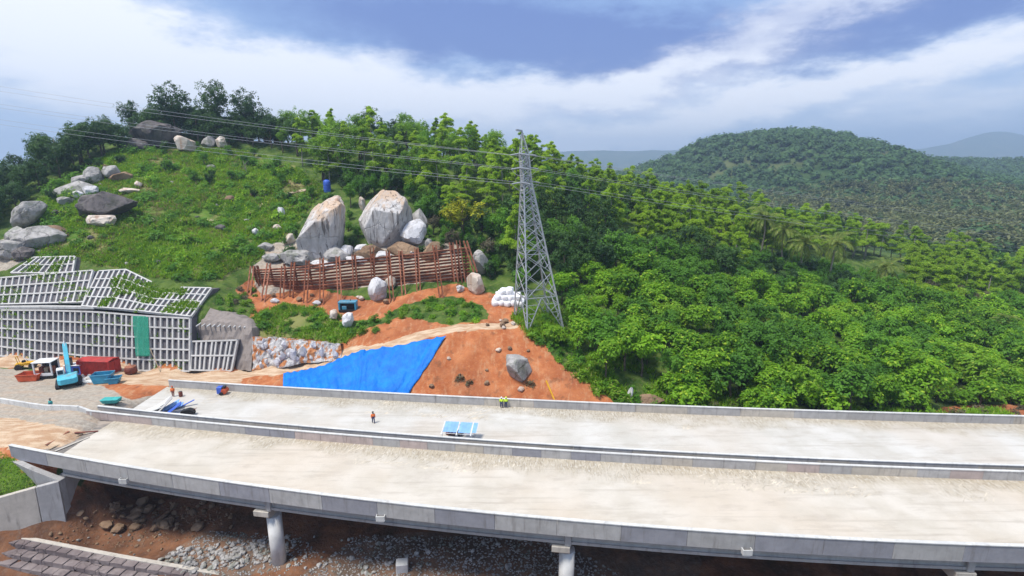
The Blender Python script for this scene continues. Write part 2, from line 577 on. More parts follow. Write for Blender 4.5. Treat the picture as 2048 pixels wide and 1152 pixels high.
def empty(name, loc, label=None, cat=None, group=None, rz=0., parent=None):
    o = bpy.data.objects.new(name, None)
    COL.objects.link(o)
    o.empty_display_size = .3
    o.location = loc
    o.rotation_euler = (0, 0, rz)
    OFF[o.name] = Vector(loc)
    tag(o, label, cat, group)
    return o


def tag(o, label=None, cat=None, group=None, kind=None):
    for k, v in (('label', label), ('category', cat), ('group', group), ('kind', kind)):
        if v:
            o[k] = v
    return o


def link(name, me, mat, parent=None, local=False, smooth=False):
    """world-space mesh data becomes an object under parent (whose base is its origin)"""
    o = bpy.data.objects.new(name, me)
    COL.objects.link(o)
    if mat is not None and not me.materials:
        me.materials.append(mat)
    if parent is not None:
        off = OFF[parent.name]
        if not local:
            me.transform(Matrix.Translation(-off))
        o.parent = parent
        OFF[o.name] = off
    else:
        OFF[o.name] = Vector((0, 0, 0))
    if smooth:
        me.polygons.foreach_set('use_smooth', [True] * len(me.polygons))
    return o


def grounded(o):
    """move the origin of a top-level mesh to the foot of its bounds"""
    me = o.data
    n = len(me.vertices)
    co = np.empty(n * 3)
    me.vertices.foreach_get('co', co)
    co = co.reshape(-1, 3)
    c = (co.min(0) + co.max(0)) / 2
    c[2] = co[:, 2].min()
    me.transform(Matrix.Translation(-Vector(c)))
    o.location = Vector(c)
    OFF[o.name] = Vector(c)
    return o


def np_mesh(name, V, F, smooth=False):
    """V (n,3), F (m,k) -> mesh"""
    me = bpy.data.meshes.new(name)
    V = np.asarray(V, np.float32)
    F = np.asarray(F, np.int32)
    me.vertices.add(len(V))
    me.vertices.foreach_set('co', V.ravel())
    k = F.shape[1]
    me.loops.add(F.size)
    me.loops.foreach_set('vertex_index', F.ravel())
    me.polygons.add(len(F))
    me.polygons.foreach_set('loop_start', np.arange(0, F.size, k, dtype=np.int32))
    if smooth:
        me.polygons.foreach_set('use_smooth', np.ones(len(F), bool))
    me.update(calc_edges=True)
    return me


class MB:
    def __init__(s):
        s.v, s.f = [], []

    def add(s, vs, fs):
        b = len(s.v)
        s.v += [Vector(v) for v in vs]
        s.f += [[b + i for i in f] for f in fs]
        return s

    def box(s, c, size, rot=None):
        hx, hy, hz = (d / 2 for d in size)
        vs = [Vector((x, y, z)) for x in (-hx, hx) for y in (-hy, hy) for z in (-hz, hz)]
        if rot is not None:
            vs = [rot @ v for v in vs]
        c = Vector(c)
        return s.add([c + v for v in vs], [(0, 1, 3, 2), (4, 6, 7, 5), (0, 4, 5, 1), (2, 3, 7, 6), (0, 2, 6, 4), (1, 5, 7, 3)])

    def beam(s, p, q, w, h, up=(0, 0, 1)):
        p, q = Vector(p), Vector(q)
        d = (q - p).normalized()
        u = Vector(up)
        if abs(d.dot(u)) > .98:
            u = Vector((0, 1, 0))
        a = d.cross(u).normalized() * w / 2
        b = a.cross(d).normalized() * h / 2
        vs = [e + i * a + j * b for e in (p, q) for i, j in ((-1, -1), (1, -1), (1, 1), (-1, 1))]
        return s.add(vs, [(3, 2, 1, 0), (4, 5, 6, 7), (0, 1, 5, 4), (1, 2, 6, 5), (2, 3, 7, 6), (3, 0, 4, 7)])

    def sweep(s, pts, w, h, up):
        """box section along a polyline, 'up' = outward direction per point"""
        pts = [Vector(p) for p in pts]
        n = len(pts)
        b = len(s.v)
        for i, p in enumerate(pts):
            d = (pts[min(i + 1, n - 1)] - pts[max(i - 1, 0)]).normalized()
            u = Vector(up[i] if isinstance(up, list) else up)
            a = d.cross(u).normalized()
            u = a.cross(d).normalized()
            for i_, j_ in ((-1, -1), (1, -1), (1, 1), (-1, 1)):
                s.v.append(p + a * (w / 2 * i_) + u * (h / 2 * j_))
        for i in range(n - 1):
            for k in range(4):
                s.f.append([b + 4 * i + k, b + 4 * i + (k + 1) % 4, b + 4 * i + 4 + (k + 1) % 4, b + 4 * i + 4 + k])
        s.f.append([b + 3, b + 2, b + 1, b])
        s.f.append([b + 4 * (n - 1) + k for k in range(4)])
        return s

    def tube(s, pts, r, n=8):
        pts = [Vector(p) for p in pts]
        rr = r if isinstance(r, (list, tuple)) else [r] * len(pts)
        b = len(s.v)
        ref = Vector((.13, .97, .2))
        for i, p in enumerate(pts):
            d = (pts[min(i + 1, len(pts) - 1)] - pts[max(i - 1, 0)]).normalized()
            if abs(d.dot(ref)) > .95:
                ref = Vector((.95, .1, .3))
            a = d.cross(ref).normalized()
            c = d.cross(a)
            for k in range(n):
                t = 2 * math.pi * k / n
                s.v.append(p + (a * math.cos(t) + c * math.sin(t)) * rr[i])
        for i in range(len(pts) - 1):
            for k in range(n):
                s.f.append([b + n * i + k, b + n * i + (k + 1) % n, b + n * i + n + (k + 1) % n, b + n * i + n + k])
        s.f.append([b + k for k in range(n)][::-1])
        s.f.append([b + n * (len(pts) - 1) + k for k in range(n)])
        return s

    def prism(s, poly, axis_vec, base=(0, 0, 0)):
        """poly: list of 3D points, extruded by axis_vec"""
        n = len(poly)
        P = [Vector(p) + Vector(base) for p in poly]
        Q = [p + Vector(axis_vec) for p in P]
        return s.add(P + Q, [list(range(n))[::-1], list(range(n, 2 * n))] + [[i, (i + 1) % n, n + (i + 1) % n, n + i] for i in range(n)])

    def mesh(s, name, bevel=0., smooth=False):
        me = bpy.data.meshes.new(name)
        me.from_pydata([tuple(v) for v in s.v], [], s.f)
        bm = bmesh.new()
        bm.from_mesh(me)
        bmesh.ops.recalc_face_normals(bm, faces=bm.faces)
        if bevel:
            bmesh.ops.bevel(bm, geom=[e for e in bm.edges if e.calc_length() > bevel * 2.5], offset=bevel, segments=1, affect='EDGES')
        bm.to_mesh(me)
        bm.free()
        if smooth:
            me.polygons.foreach_set('use_smooth', [True] * len(me.polygons))
        return me

    def build(s, name, mat, parent=None, bevel=0., smooth=False):
        return link(name, s.mesh(name, bevel, smooth), mat, parent)


def copy_thing(root, loc, rz=0., scale=1., label=None, group=None):
    r = root.copy()
    COL.objects.link(r)
    r.location = loc
    r.rotation_euler = (0, 0, rz)
    r.scale = (scale,) * 3 if isinstance(scale, (int, float)) else scale
    if label:
        r['label'] = label
    if group:
        r['group'] = group
    for ch in root.children:
        c = ch.copy()
        COL.objects.link(c)
        c.parent = r
        for g in ch.children:
            d = g.copy()
            COL.objects.link(d)
            d.parent = c
    return r

# ------------------------------------------------------------------ the terrain
PROFILES = {
    -120: [(700, 99), (612, 103.5), (604, 106), (545, 110), (505, 116), (455, 126), (410, 140), (395, 152)],
    0: [(706, 98.5), (619, 102.5), (609, 105), (547, 109), (515, 113), (470, 122), (420, 136), (385, 148)],
    100: [(718, 96.5), (617, 100.5), (606, 103), (547, 107.5), (515, 112), (455, 124), (400, 136), (350, 152), (330, 160)],
    200: [(730, 94), (622, 97.5), (605, 100), (547, 107.5), (480, 118), (440, 126), (400, 136), (340, 152), (300, 165), (285, 172)],
    300: [(736, 92.5), (629, 96), (585, 101.5), (555, 106), (500, 116), (445, 128), (380, 144), (320, 161), (285, 174), (262, 182)],
    400: [(739, 91.5), (634, 95), (600, 99), (574, 103.5), (530, 111), (480, 120), (442, 130), (380, 147), (330, 163), (290, 176), (268, 184)],
    500: [(740, 90.5), (672, 94), (640, 98.5), (612, 103), (592, 108), (570, 112), (530, 117), (480, 126), (420, 140), (360, 157), (310, 173), (280, 184)],
    600: [(730, 89.5), (676, 92.5), (640, 98), (614, 104), (598, 108), (578, 112.5), (530, 117), (505, 122), (420, 142), (370, 157), (320, 172), (285, 184)],
    690: [(712, 88), (690, 90.5), (650, 95.5), (614, 104), (594, 108), (576, 112), (525, 117), (500, 122), (420, 142), (380, 154), (330, 169), (290, 184)],
    780: [(689, 87.5), (678, 89.5), (652, 93), (612, 102), (590, 107), (572, 111), (522, 117), (495, 122.5), (400, 146), (350, 161), (300, 182)],
    900: [(664, 88.5), (655, 91), (634, 94.5), (604, 103), (582, 108.5), (562, 112), (510, 120), (440, 138), (360, 162), (312, 182)],
    1000: [(652, 90), (644, 93), (612, 100), (580, 107), (490, 126), (410, 146), (335, 182)],
    1070: [(655, 89.5), (645, 92.5), (622, 98), (570, 109), (470, 132), (400, 155), (355, 184)],
    1150: [(790, 75.5), (742, 80), (700, 87), (650, 96), (570, 112), (480, 137), (420, 160), (380, 186)],
    1300: [(808, 75.5), (780, 79), (720, 88), (630, 104), (550, 124), (470, 152), (420, 192)],
    1500: [(824, 75), (800, 79), (740, 88), (660, 103), (580, 124), (515, 152), (455, 202)],
    1700: [(832, 75), (815, 80), (760, 89), (690, 104), (610, 126), (550, 158), (492, 212)],
    1900: [(830, 77), (815, 83), (770, 92), (710, 106), (640, 128), (580, 162), (528, 220)],
    2048: [(829, 78), (815, 84), (780, 93), (725, 107), (655, 130), (595, 166), (548, 224)],
    2300: [(838, 80), (820, 88), (740, 106), (670, 130), (610, 168), (565, 228)],
    2600: [(850, 80), (830, 90), (760, 106), (690, 130), (625, 168), (575, 232)],
}
# the fill slope that carries the tarpaulin, and the bare earth cut right of it (bearing, elevation mark, distance)
SLOPE = [(567, 752, 85.5), (640, 738, 86), (715, 707, 86.3), (800, 690, 86.3), (893, 677, 86.5), (567, 772, 82), (690, 779, 80.6), (820, 786, 79.4), (760, 745, 82.8), (850, 735, 82.5),
         (900, 790, 78.5), (960, 670, 87), (1040, 678, 86.5), (900, 740, 81.7), (980, 740, 82), (1060, 740, 81), (980, 790, 77.6), (1080, 797, 76.6), (1110, 740, 80.5), (1090, 690, 86)]
ctrl = []
for x, prof in PROFILES.items():
    for (y, Y) in prof:
        ctrl.append(tuple(at(x, y, Y)))
    y, Y = prof[-1]
    p = at(x, y, Y)
    ctrl.append((p.x * 1.1, p.y + 18, p.z - 3))
    ctrl.append((p.x * 1.35, p.y + 75, min(p.z - 22, 6)))
for (x, y, Y) in SLOPE:
    ctrl.append(tuple(at(x, y, Y)))
# ground behind the far barrier and the works yard (deck level)
for X in range(-56, 20, 8):
    ctrl.append((X, B1(X) + 1.3, -.35))
for X in (24, 40, 60, 90, 130):
    ctrl.append((X, B1(X) + 1.3, -1.6))
for X, Y in [(-130, 62), (-130, 75), (-130, 90), (-110, 62), (-110, 78), (-110, 92), (-95, 62), (-95, 75), (-95, 88), (-80, 62), (-80, 70), (-80, 80), (-80, 90), (-70, 62), (-70, 70), (-70, 80), (-70, 88),
             (-60, 62), (-60, 70), (-60, 78), (-60, 86), (-50, 84), (-47, 86), (-42, 85), (-58.6, 66), (-58.6, 74), (-57.5, 80), (-64, 61), (-72, 61), (-100, 61)]:
    ctrl.append((X, Y, -.12))
# the ravine under the decks
for X in range(-54, 131, 14):
    ctrl.append((X, B1(X) - 1.5, -2.2))
    ctrl.append((X, B1(X) - 8, -8))
    ctrl.append((X, B3(X) - 2, -9.2))
    ctrl.append((X, B4(X) + 1, -9.8))
    ctrl.append((X, B4(X) - 8, -10.6))
    ctrl.append((X, 28, -11))
for Y in (60, 64, 68, 73, 77):
    ctrl.append((-54.2, Y, -8.4))
    ctrl.append((-58.2, Y + (1 if Y == 60 else 0), -.4))
# embankment beside the abutment and the foot of the retaining wall
for X, Y, z in [(-64, 57.5, -3.1), (-70, 56.5, -3.2), (-85, 55, -3.3), (-110, 54, -3.4), (-60.5, 58.8, -2.6),
                (-60, 55.2, -8.9), (-66, 53.2, -9.1), (-80, 51, -9.3), (-110, 50, -9.6), (-55.5, 57.4, -8.7), (-66, 49, -11), (-50, 49, -11), (-90, 45, -11.3), (-66, 30, -11.3), (-100, 30, -11.5)]:
    ctrl.append((X, Y, z))
ctrl = np.array(ctrl)
_d = np.linalg.norm(ctrl[:, None, :2] - ctrl[None, :, :2], axis=2)
_n = len(ctrl)
_A = np.zeros((_n + 1, _n + 1))
_A[:_n, :_n] = -_d - np.eye(_n) * .05
_A[:_n, _n] = _A[_n, :_n] = 1
_w = np.linalg.solve(_A, np.append(ctrl[:, 2], 0))


def base_h(X, Y):
    X, Y = np.asarray(X, float), np.asarray(Y, float)
    sh = X.shape
    X, Y = X.ravel(), Y.ravel()
    z = np.full(X.shape, _w[-1])
    for i in range(0, len(X), 20000):
        d = np.hypot(X[i:i + 20000, None] - ctrl[None, :, 0], Y[i:i + 20000, None] - ctrl[None, :, 1])
        z[i:i + 20000] += -(d @ _w[:-1])
    return z.reshape(sh)


# areas of the site by bearing and elevation mark (looked up once for every ground vertex)
Z_SOIL = [[(478, 690), (505, 610), (470, 575), (500, 560), (760, 600), (905, 570), (1010, 590), (1045, 640), (1075, 665), (1110, 720), (1230, 800), (1240, 840), (560, 800), (470, 760), (400, 772), (300, 790), (215, 770), (300, 735), (480, 745)],
          [(1845, 826), (1900, 812), (2000, 806), (2300, 806), (2300, 850), (1845, 850)],
          [(20, 925), (60, 905), (110, 925), (110, 965), (60, 960)],
          [(0, 1060), (230, 1010), (420, 1060), (330, 1110), (600, 1100), (720, 1060), (640, 1152), (0, 1152)]]
Z_NOSOIL = [[(500, 672), (505, 628), (560, 612), (640, 618), (690, 650), (760, 640), (800, 610), (900, 592), (970, 610), (975, 640), (900, 655), (800, 632), (720, 668), (690, 688)]]
Z_GRASS = [[(0, 545), (60, 460), (80, 400), (180, 330), (230, 300), (480, 300), (600, 340), (650, 380), (600, 440), (560, 480), (500, 530), (440, 560), (340, 560), (160, 520), (20, 520)],
           [(500, 672), (505, 628), (560, 612), (640, 618), (690, 650), (720, 668), (690, 688)],
           [(1020, 640), (1060, 615), (1140, 640), (1160, 700), (1100, 700), (1060, 660)],
           [(0, 910), (30, 915), (70, 960), (60, 985), (0, 1005)]]
Z_GRAV = [[(-300, 745), (0, 735), (60, 740), (130, 752), (210, 772), (260, 800), (380, 770), (400, 860), (240, 850), (110, 900), (60, 890), (0, 852), (-300, 830)],
          [(-60, 500), (0, 480), (100, 460), (120, 490), (60, 520), (0, 545), (-60, 545)],
          [(500, 540), (540, 480), (600, 480), (650, 500), (860, 480), (930, 490), (930, 560), (520, 590)],
          [(330, 1110), (420, 1060), (560, 1085), (590, 1130), (500, 1152), (330, 1152)],
          [(600, 1152), (720, 1070), (1000, 1060), (1400, 1110), (1400, 1160)]]


Z_TRACK = [[(470, 742), (560, 732), (640, 716), (715, 694), (800, 676), (900, 655), (1000, 645), (1036, 638), (1030, 652), (1000, 657), (900, 669), (800, 690), (740, 702), (650, 733), (570, 748), (470, 757)],
           [(-400, 838), (20, 838), (120, 850), (200, 862), (110, 905), (30, 900), (-400, 905)],
           [(-300, 700), (0, 706), (230, 732), (330, 738), (480, 742), (480, 772), (330, 772), (200, 768), (60, 735), (-300, 730)]]


def zone(px, py, polys, soft=4):
    a = np.zeros(px.shape)
    k = 0
    for ox, oy in ((0, 0), (soft, 0), (-soft, 0), (0, soft), (0, -soft)):
        h = np.zeros(px.shape, bool)
        for p in polys:
            h |= inpoly(px + ox, py + oy, p)
        a += h
        k += 1
    return a / k


def terrain_z(X, Y):
    X, Y = np.asarray(X, float), np.asarray(Y, float)
    z = base_h(X, Y)
    hill = np.clip((z - .4) / 3, 0, 1)
    rav = np.clip((-z - 1.5) / 3, 0, 1)
    rough = .10 + .55 * hill + .35 * rav
    z = z + rough * (fbm(X, Y, 9, 4, 3) * 1.6 + fbm(X, Y, 2.2, 3, 11) * .7)
    z = z + hill * .55 * fbm(X * 5, Y * .9, 6, 3, 41)
    return z


def tz(X, Y):
    return float(terrain_z(np.array([X]), np.array([Y]))[0])


def build_terrain():
    xs = np.concatenate([np.arange(-150, -110, 2.), np.arange(-110, 60, .62), np.arange(60, 215, 1.1)])
    ys = np.concatenate([np.arange(26, 48, 1.2), np.arange(48, 128, .55), np.arange(128, 275, 1.2)])
    X, Y = np.meshgrid(xs, ys)
    Z = terrain_z(X, Y)
    # the heightfield stays below the decks
    under = (X > -57.2) & (Y < B1(X) + .6) & (Y > B4(X) - 1)
    Z = np.where(under, np.minimum(Z, -1.9), Z)
    V = np.stack([X, Y, Z], -1).reshape(-1, 3)
    nx, ny = len(xs), len(ys)
    i = np.arange(nx * ny).reshape(ny, nx)
    F = np.stack([i[:-1, :-1], i[:-1, 1:], i[1:, 1:], i[1:, :-1]], -1).reshape(-1, 4)
    me = np_mesh('ground', V, F, True)
    px, py = sight(V)
    px = px + 26 * fbm(V[:, 0], V[:, 1], 6, 4, 51)
    py = py + 16 * fbm(V[:, 0], V[:, 1], 6, 4, 57)
    soil = zone(px, py, Z_SOIL) * (1 - zone(px, py, Z_NOSOIL))
    grass = zone(px, py, Z_GRASS)
    grav = zone(px, py, Z_GRAV)
    # raw earth everywhere in the ravine where nothing else lies
    rav = (V[:, 2] < -4) & (V[:, 1] < 75)
    soil = np.maximum(soil, rav * .62)
    yard_ = (V[:, 0] < -38) & (np.abs(V[:, 2]) < .9) & (V[:, 1] > 60.5) & (V[:, 1] < 97) & (fbm(V[:, 0], V[:, 1], 5, 3, 9) > -.22)
    soil = np.maximum(soil, yard_ * .9)
    a = me.color_attributes.new('zone', 'FLOAT_COLOR', 'POINT')
    a.data.foreach_set('color', np.stack([soil, grass, grav, zone(px, py, Z_TRACK)], -1).astype(np.float32).ravel())
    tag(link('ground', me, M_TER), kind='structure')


build_terrain()


# ------------------------------------------------------------------ the valley, the dome hill and the far mountains
DOME = at(1575, 330, 720)


def valley_z(X, Y):
    z = -9 + 14 * np.clip((Y - 260) / 400, 0, 1) + fbm(X, Y, 160, 3, 21) * 8
    left = np.clip((230 - X) / 300, 0, 1)
    z = z + left * 18 * np.clip((Y - 260) / 200, 0, 1)
    dx = (X - DOME.x)
    sx = np.where(dx < 0, 158., 190.)
    r = np.sqrt((dx / sx) ** 2 + ((Y - 760) / 210) ** 2)
    z = z + 66 * np.exp(-r ** 3.0) * (1 + .34 * fbm(X, Y, 110, 4, 5))
    z = z + 19 * np.exp(-(((Y - 980) / 190) ** 2)) * np.clip((X - 420) / 250, 0, 1) * (1 + .5 * fbm(X, Y, 170, 2, 8))
    z = z + 17 * np.exp(-(((Y - 1050) / 200) ** 2))
    return z


def wild_mat(t, out):
    n1, n2 = t.noise(.05, 6, .6), t.noise(.012, 3, .5)
    c = t.mix(t.ramp(n1, .35, .65), (.02, .05, .014), (.06, .10, .03))
    c = t.mix(t.math('MULTIPLY', t.ramp(n2, .5, .65), .5), c, (.13, .13, .06))
    t.surf(out, c, .95, t.bump(n1, .6, 2.), spec=.1)


M_WILD = material('far_ground', wild_mat)


def build_valley():
    xs = np.concatenate([np.arange(-2600, -300, 60.), np.arange(-300, 1300, 14.), np.arange(1300, 3600, 60.)])
    ys = np.concatenate([np.arange(246, 1300, 12.), np.arange(1300, 5600, 120.)])
    X, Y = np.meshgrid(xs, ys)
    Z = valley_z(X, Y)
    nx, ny = len(xs), len(ys)
    i = np.arange(nx * ny).reshape(ny, nx)
    F = np.stack([i[:-1, :-1], i[:-1, 1:], i[1:, 1:], i[1:, :-1]], -1).reshape(-1, 4)
    me = np_mesh('valley', np.stack([X, Y, Z], -1).reshape(-1, 3), F, True)
    tag(link('valley', me, M_WILD), kind='structure')
    # far mountain range
    xs = np.arange(-2500, 6200, 45.)
    rows = []
    for k, (Y0, f) in enumerate(((3900, 0.), (4300, .45), (4650, 1.), (5000, .5), (5400, 0.))):
        h = 140 + 150 * np.exp(-((xs - 4150) / 420) ** 2) + 70 * np.exp(-((xs - 5050) / 500) ** 2) + 60 * np.exp(-((xs - 2400) / 700) ** 2) + fbm(xs, xs * 0 + 7, 600, 4, 31) * 60
        rows.append(np.stack([xs, np.full(xs.shape, float(Y0)), f * h + 2], -1))
    V = np.concatenate(rows)
    nx = len(xs)
    i = np.arange(len(V)).reshape(-1, nx)
    F = np.stack([i[:-1, :-1], i[:-1, 1:], i[1:, 1:], i[1:, :-1]], -1).reshape(-1, 4)
    tag(link('mountain_range', np_mesh('mountain_range', V, F, True), M_WILD), kind='structure')
    # ground on towards and behind the camera
    me = MB().add([(-2600, -900, -12.6), (3600, -900, -12.6), (3600, 5600, -12.6), (-2600, 5600, -12.6)], [(0, 1, 2, 3)]).mesh('valley_floor')
    tag(link('valley_floor', me, M_WILD), kind='structure')


build_valley()

# ------------------------------------------------------------------ the two road bridges
def lerp(a, b, t): return a + (b - a) * t


def strip(name, xs, fa, fb, za, zb, thick, mat, parent):
    """curved slab between two edge lines, with uv (along, across)"""
    V, F = [], []
    for X in xs:
        a, b = fa(X), fb(X)
        for (Y, z) in ((a, za), (b, zb), (b, zb - thick), (a, za - thick)):
            V.append((X, Y, z))
    n = len(xs)
    for i in range(n - 1):
        for k in range(4):
            F.append((4 * i + k, 4 * i + 4 + k, 4 * i + 4 + (k + 1) % 4, 4 * i + (k + 1) % 4))
    me = bpy.data.meshes.new(name)
    me.from_pydata(V, [], F + [(0, 1, 2, 3), tuple(4 * (n - 1) + k for k in (3, 2, 1, 0))])
    uv = me.uv_layers.new(name='UVMap')
    for poly in me.polygons:
        for li in poly.loop_indices:
            vi = me.loops[li].vertex_index
            uv.data[li].uv = (V[vi][0] / 10, 1. if vi % 4 in (1, 2) else 0.)
    bm = bmesh.new()
    bm.from_mesh(me)
    bmesh.ops.recalc_face_normals(bm, faces=bm.faces)
    bm.to_mesh(me)
    bm.free()
    return link(name, me, mat, parent)


def curve_pts(f, x0, x1, n, dy=0., z=0.):
    return [Vector((lerp(x0, x1, i / n), f(lerp(x0, x1, i / n)) + dy, z)) for i in range(n + 1)]


def parapet(f, x0, x1, parent, length, zlo, ztop, w, mats, seed, side):
    """precast panels with open joints and a pale coping on each"""
    r = random.Random(seed)
    X = x0
    k = 0
    while X < x1:
        xe = min(X + length / math.hypot(1, (f(X + 1) - f(X))), x1)
        m = MB()
        m.sweep(curve_pts(f, X + .012, xe - .012, 2, 0, (zlo + ztop) / 2 - .05), w, ztop - zlo - .1, (0, 0, 1))
        pan = m.build('panel', r.choices(mats, [5, 3, 2, 2][:len(mats)])[0], parent, .02)
        c = MB()
        c.sweep(curve_pts(f, X + .004, xe - .004, 2, 0, ztop - .045), w + .10, .10, (0, 0, 1))
        c.build('coping', M_CONW, pan)
        X = xe
        k += 1


near = empty('road_bridge', (-57, 58, -9), 'nearer curved concrete road bridge with grey parapets carried on round piers', 'bridge')
far = empty('road_bridge', (-57, 76, -9), 'farther curved concrete road bridge running along the foot of the red slope', 'bridge')

PANEL = [M_CON, M_CONP, M_COND, M_CONT]
xs_n = [lerp(-57.5, 120, i / 90) for i in range(91)]
xs_f = [lerp(-57.5, 130, i / 90) for i in range(91)]
strip('deck_slab', xs_n, lambda X: B4(X) - .02, lambda X: B3(X) - .02, 0, 0, .45, M_DECKN, near)
strip('deck_slab', xs_f, lambda X: B2(X) + .02, lambda X: B1(X) + .02, 0, 0, .45, M_DECK, far)
parapet(lambda X: B1(X) + .1, -57, 122, far, 7.6, -.05, 1.28, .26, [M_CON, M_CON, M_CONT], 3, 1)
parapet(lambda X: B2(X) - .06, -61.5, 112, far, 3.7, -.5, 1.22, .24, [M_CON, M_CONT], 4, -1)
parapet(lambda X: B3(X) + .05, -62.0, 108, near, 3.7, -.1, 1.22, .24, PANEL, 12, 1)
parapet(lambda X: B4(X) - .10, -64.2, 96, near, 6.4, -.72, 1.2, .30, [M_CON, M_COND, M_CON], 6, -1)

PIERS_N = [-27.6, 5.8, 44.3, 76]


def girder(f, dy, x0, x1, parent, mat=M_CON, ztop=-.46, zbot=-2.15):
    # I-section: web with a wider bottom flange
    m = MB()
    m.sweep(curve_pts(f, x0, x1, 8, dy, (ztop + zbot) / 2), .26, ztop - zbot, (0, 0, 1))
    m.sweep(curve_pts(f, x0, x1, 8, dy, zbot + .16), .62, .30, (0, 0, 1))
    m.sweep(curve_pts(f, x0, x1, 8, dy, ztop - .13), .66, .22, (0, 0, 1))
    m.build('girder', mat, parent, 0)


def bridge_below(parent, fa, fb, piers, first_x):
    spans = [first_x] + piers + [100]
    for a, b in zip(spans[:-1], spans[1:]):
        for t in (.055, .35, .65, .945):
            girder(lambda X, t=t: lerp(fa(X), fb(X), t), 0, a + .35, b - .35, parent)
    for X in piers:
        ya, yb = fa(X), fb(X)
        sl = (fb(X + 1) - fb(X - 1)) / 2
        ang = math.atan(sl)
        rot = Matrix.Rotation(ang, 3, 'Z')
        yc = (ya + yb) / 2
        # hammerhead cap with chamfered soffit
        L = (yb - ya) * .5 - .15
        prof = [(-L, -2.32), (-L, -3.0), (-L + .9, -3.45), (L - .9, -3.45), (L, -3.0), (L, -2.32)]
        m = MB()
        m.prism([rot @ Vector((-.95, y, z)) for y, z in prof], rot @ Vector((1.9, 0, 0)), (X, yc, 0))
        m.build('pier_cap', M_CONT, parent, .05)
        for t in (.055, .35, .65, .945):
            yy = lerp(ya, yb, t)
            MB().box((X, yy, -1.42), (.66, .9, 1.72), rot).build('end_block', M_CON, parent, .03)
        for s in (-1, 1):
            yy = yc + s * (L - 1.15)
            m = MB()
            foot = min(tz(X, yy), -8.5) - .8
            m.tube([(X, yy, foot), (X, yy, -3.4)], .82, 28)
            o = m.build('pier_column', M_CONW, parent, smooth=True)
            for p in o.data.polygons:
                if len(p.vertices) > 4:
                    p.use_smooth = False


bridge_below(near, B4, B3, PIERS_N, -57.0)
bridge_below(far, B2, B1, [-21, 9, 40, 72], -57.0)

# drain boxes on the outer face of the near parapet
for px_, py_ in ((258, 955), (767, 1023), (1488, 1096)):
    p = onz(px_, py_, -.75)
    X = p.x
    Y = B4(X) - .28
    m = MB()
    for (sx, sy, w_, d_) in ((0, -.40, .95, .09), (-.43, -.18, .09, .4), (.43, -.18, .09, .4)):
        m.box((X + sx, Y + sy, -.62), (w_, d_, .62))
    m.prism([(X - .47, Y + .02, -.93), (X + .47, Y + .02, -.93), (X + .30, Y - .36, -1.12), (X - .30, Y - .36, -1.12)], (0, 0, .15))
    m.build('drain_box', M_CONW, near, .02)

# abutment and wing walls
ab = empty('abutment_wall', (-57, 66, -9), 'grey concrete abutment with a cracked angled wing wall under the bridge end', 'abutment wall')
m = MB()
m.box((-57.0, 68.6, -5.6), (1.2, 20.6, 6.5))
m.build('breast_wall', M_CON, ab, .04)
m = MB()
m.prism([(-56.4, 58.2, -10), (-56.4, 58.2, -2.35), (-60.2, 58.35, -.74), (-64.0, 60.2, -.74), (-64.0, 60.2, -10)], (.1, .7, 0))
m.build('cheek_wall', M_CON, ab, .03)
wing = [(-56.3, 58.0), (-58.4, 57.0), (-63.0, 55.2), (-76, 52.0)]
tops = [-2.3, -2.5, -3.2, -3.6]
for i in range(3):
    (xa, ya), (xb, yb) = wing[i], wing[i + 1]
    d = Vector((xb - xa, yb - ya, 0)).normalized()
    n = Vector((-d.y, d.x, 0))
    if n.y > 0:
        n = -n
    a, b = Vector((xa, ya, 0)) + d * .03, Vector((xb, yb, 0)) - d * .03
    m = MB()
    m.prism([a + Vector((0, 0, -10.5)) + n * .5, b + Vector((0, 0, -10.8)) + n * .5, b + Vector((0, 0, tops[i + 1])), a + Vector((0, 0, tops[i]))], -n * .55)
    m.build('wing_panel', (M_CON, M_CONT, M_CON)[i], ab, .04)

# low barrier along the approach road left of the bridges
ap = empty('roadside_barrier', (-75, 73, -.2), 'low pale concrete barrier continuing the bridge median along the dirt approach', 'barrier')
pts = [onz(x, y, .6) for x, y in ((-160, 772), (-60, 787), (0, 797), (90, 813), (160, 825), (186, 829))]
for a, b in zip(pts[:-1], pts[1:]):
    L = (b - a).length
    k = max(1, round(L / 3.6))
    for i in range(k):
        p, q = a.lerp(b, i / k), a.lerp(b, (i + 1) / k)
        d = (q - p).normalized() * .02
        p2, q2 = Vector((p.x, p.y, max(.2, tz(p.x, p.y) + .36))) + d, Vector((q.x, q.y, max(.2, tz(q.x, q.y) + .36))) - d
        MB().sweep([p2, q2], .32, .84, (0, 0, 1)).build('barrier_block', M_CONW, ap, .03)
# asphalt approach slab between the dirt road and the deck
m = MB()
m.add([(-57.55, B4(-57.5) + .2, -.03), (-57.55, B3(-57.5) - .2, -.03), (-66, B3(-62) - .0, -.05), (-72, 69.5, -.06), (-64, 62.5, -.05)], [(0, 1, 2, 3, 4)])


def approach_mat(t, out):
    n1 = t.noise(.5, 6, .65, scl=(.5, 1.6, 1))
    c = t.mix(t.ramp(n1, .35, .62), (.14, .13, .12), (.34, .29, .24))
    t.surf(out, c, .9, t.bump(t.noise(3, 5), .5, .06))


o = m.build('approach_slab', material('muddy_screed', approach_mat))
o['kind'] = 'structure'

# ------------------------------------------------------------------ sighting onto the terrain
_Ys = np.arange(58, 300, .25)


def ground_at(x, y, ymin=58):
    r = ray(x, y)
    Yv = _Ys[_Ys >= ymin]
    X = r[0] / r[1] * Yv
    Z = CAMH + r[2] / r[1] * Yv
    hit = np.nonzero(Z < terrain_z(X, Yv))[0]
    if len(hit) == 0:
        return at(x, y, 180)
    Y = Yv[hit[0]]
    p = at(x, y, Y)
    p.z = tz(p.x, p.y)
    return p


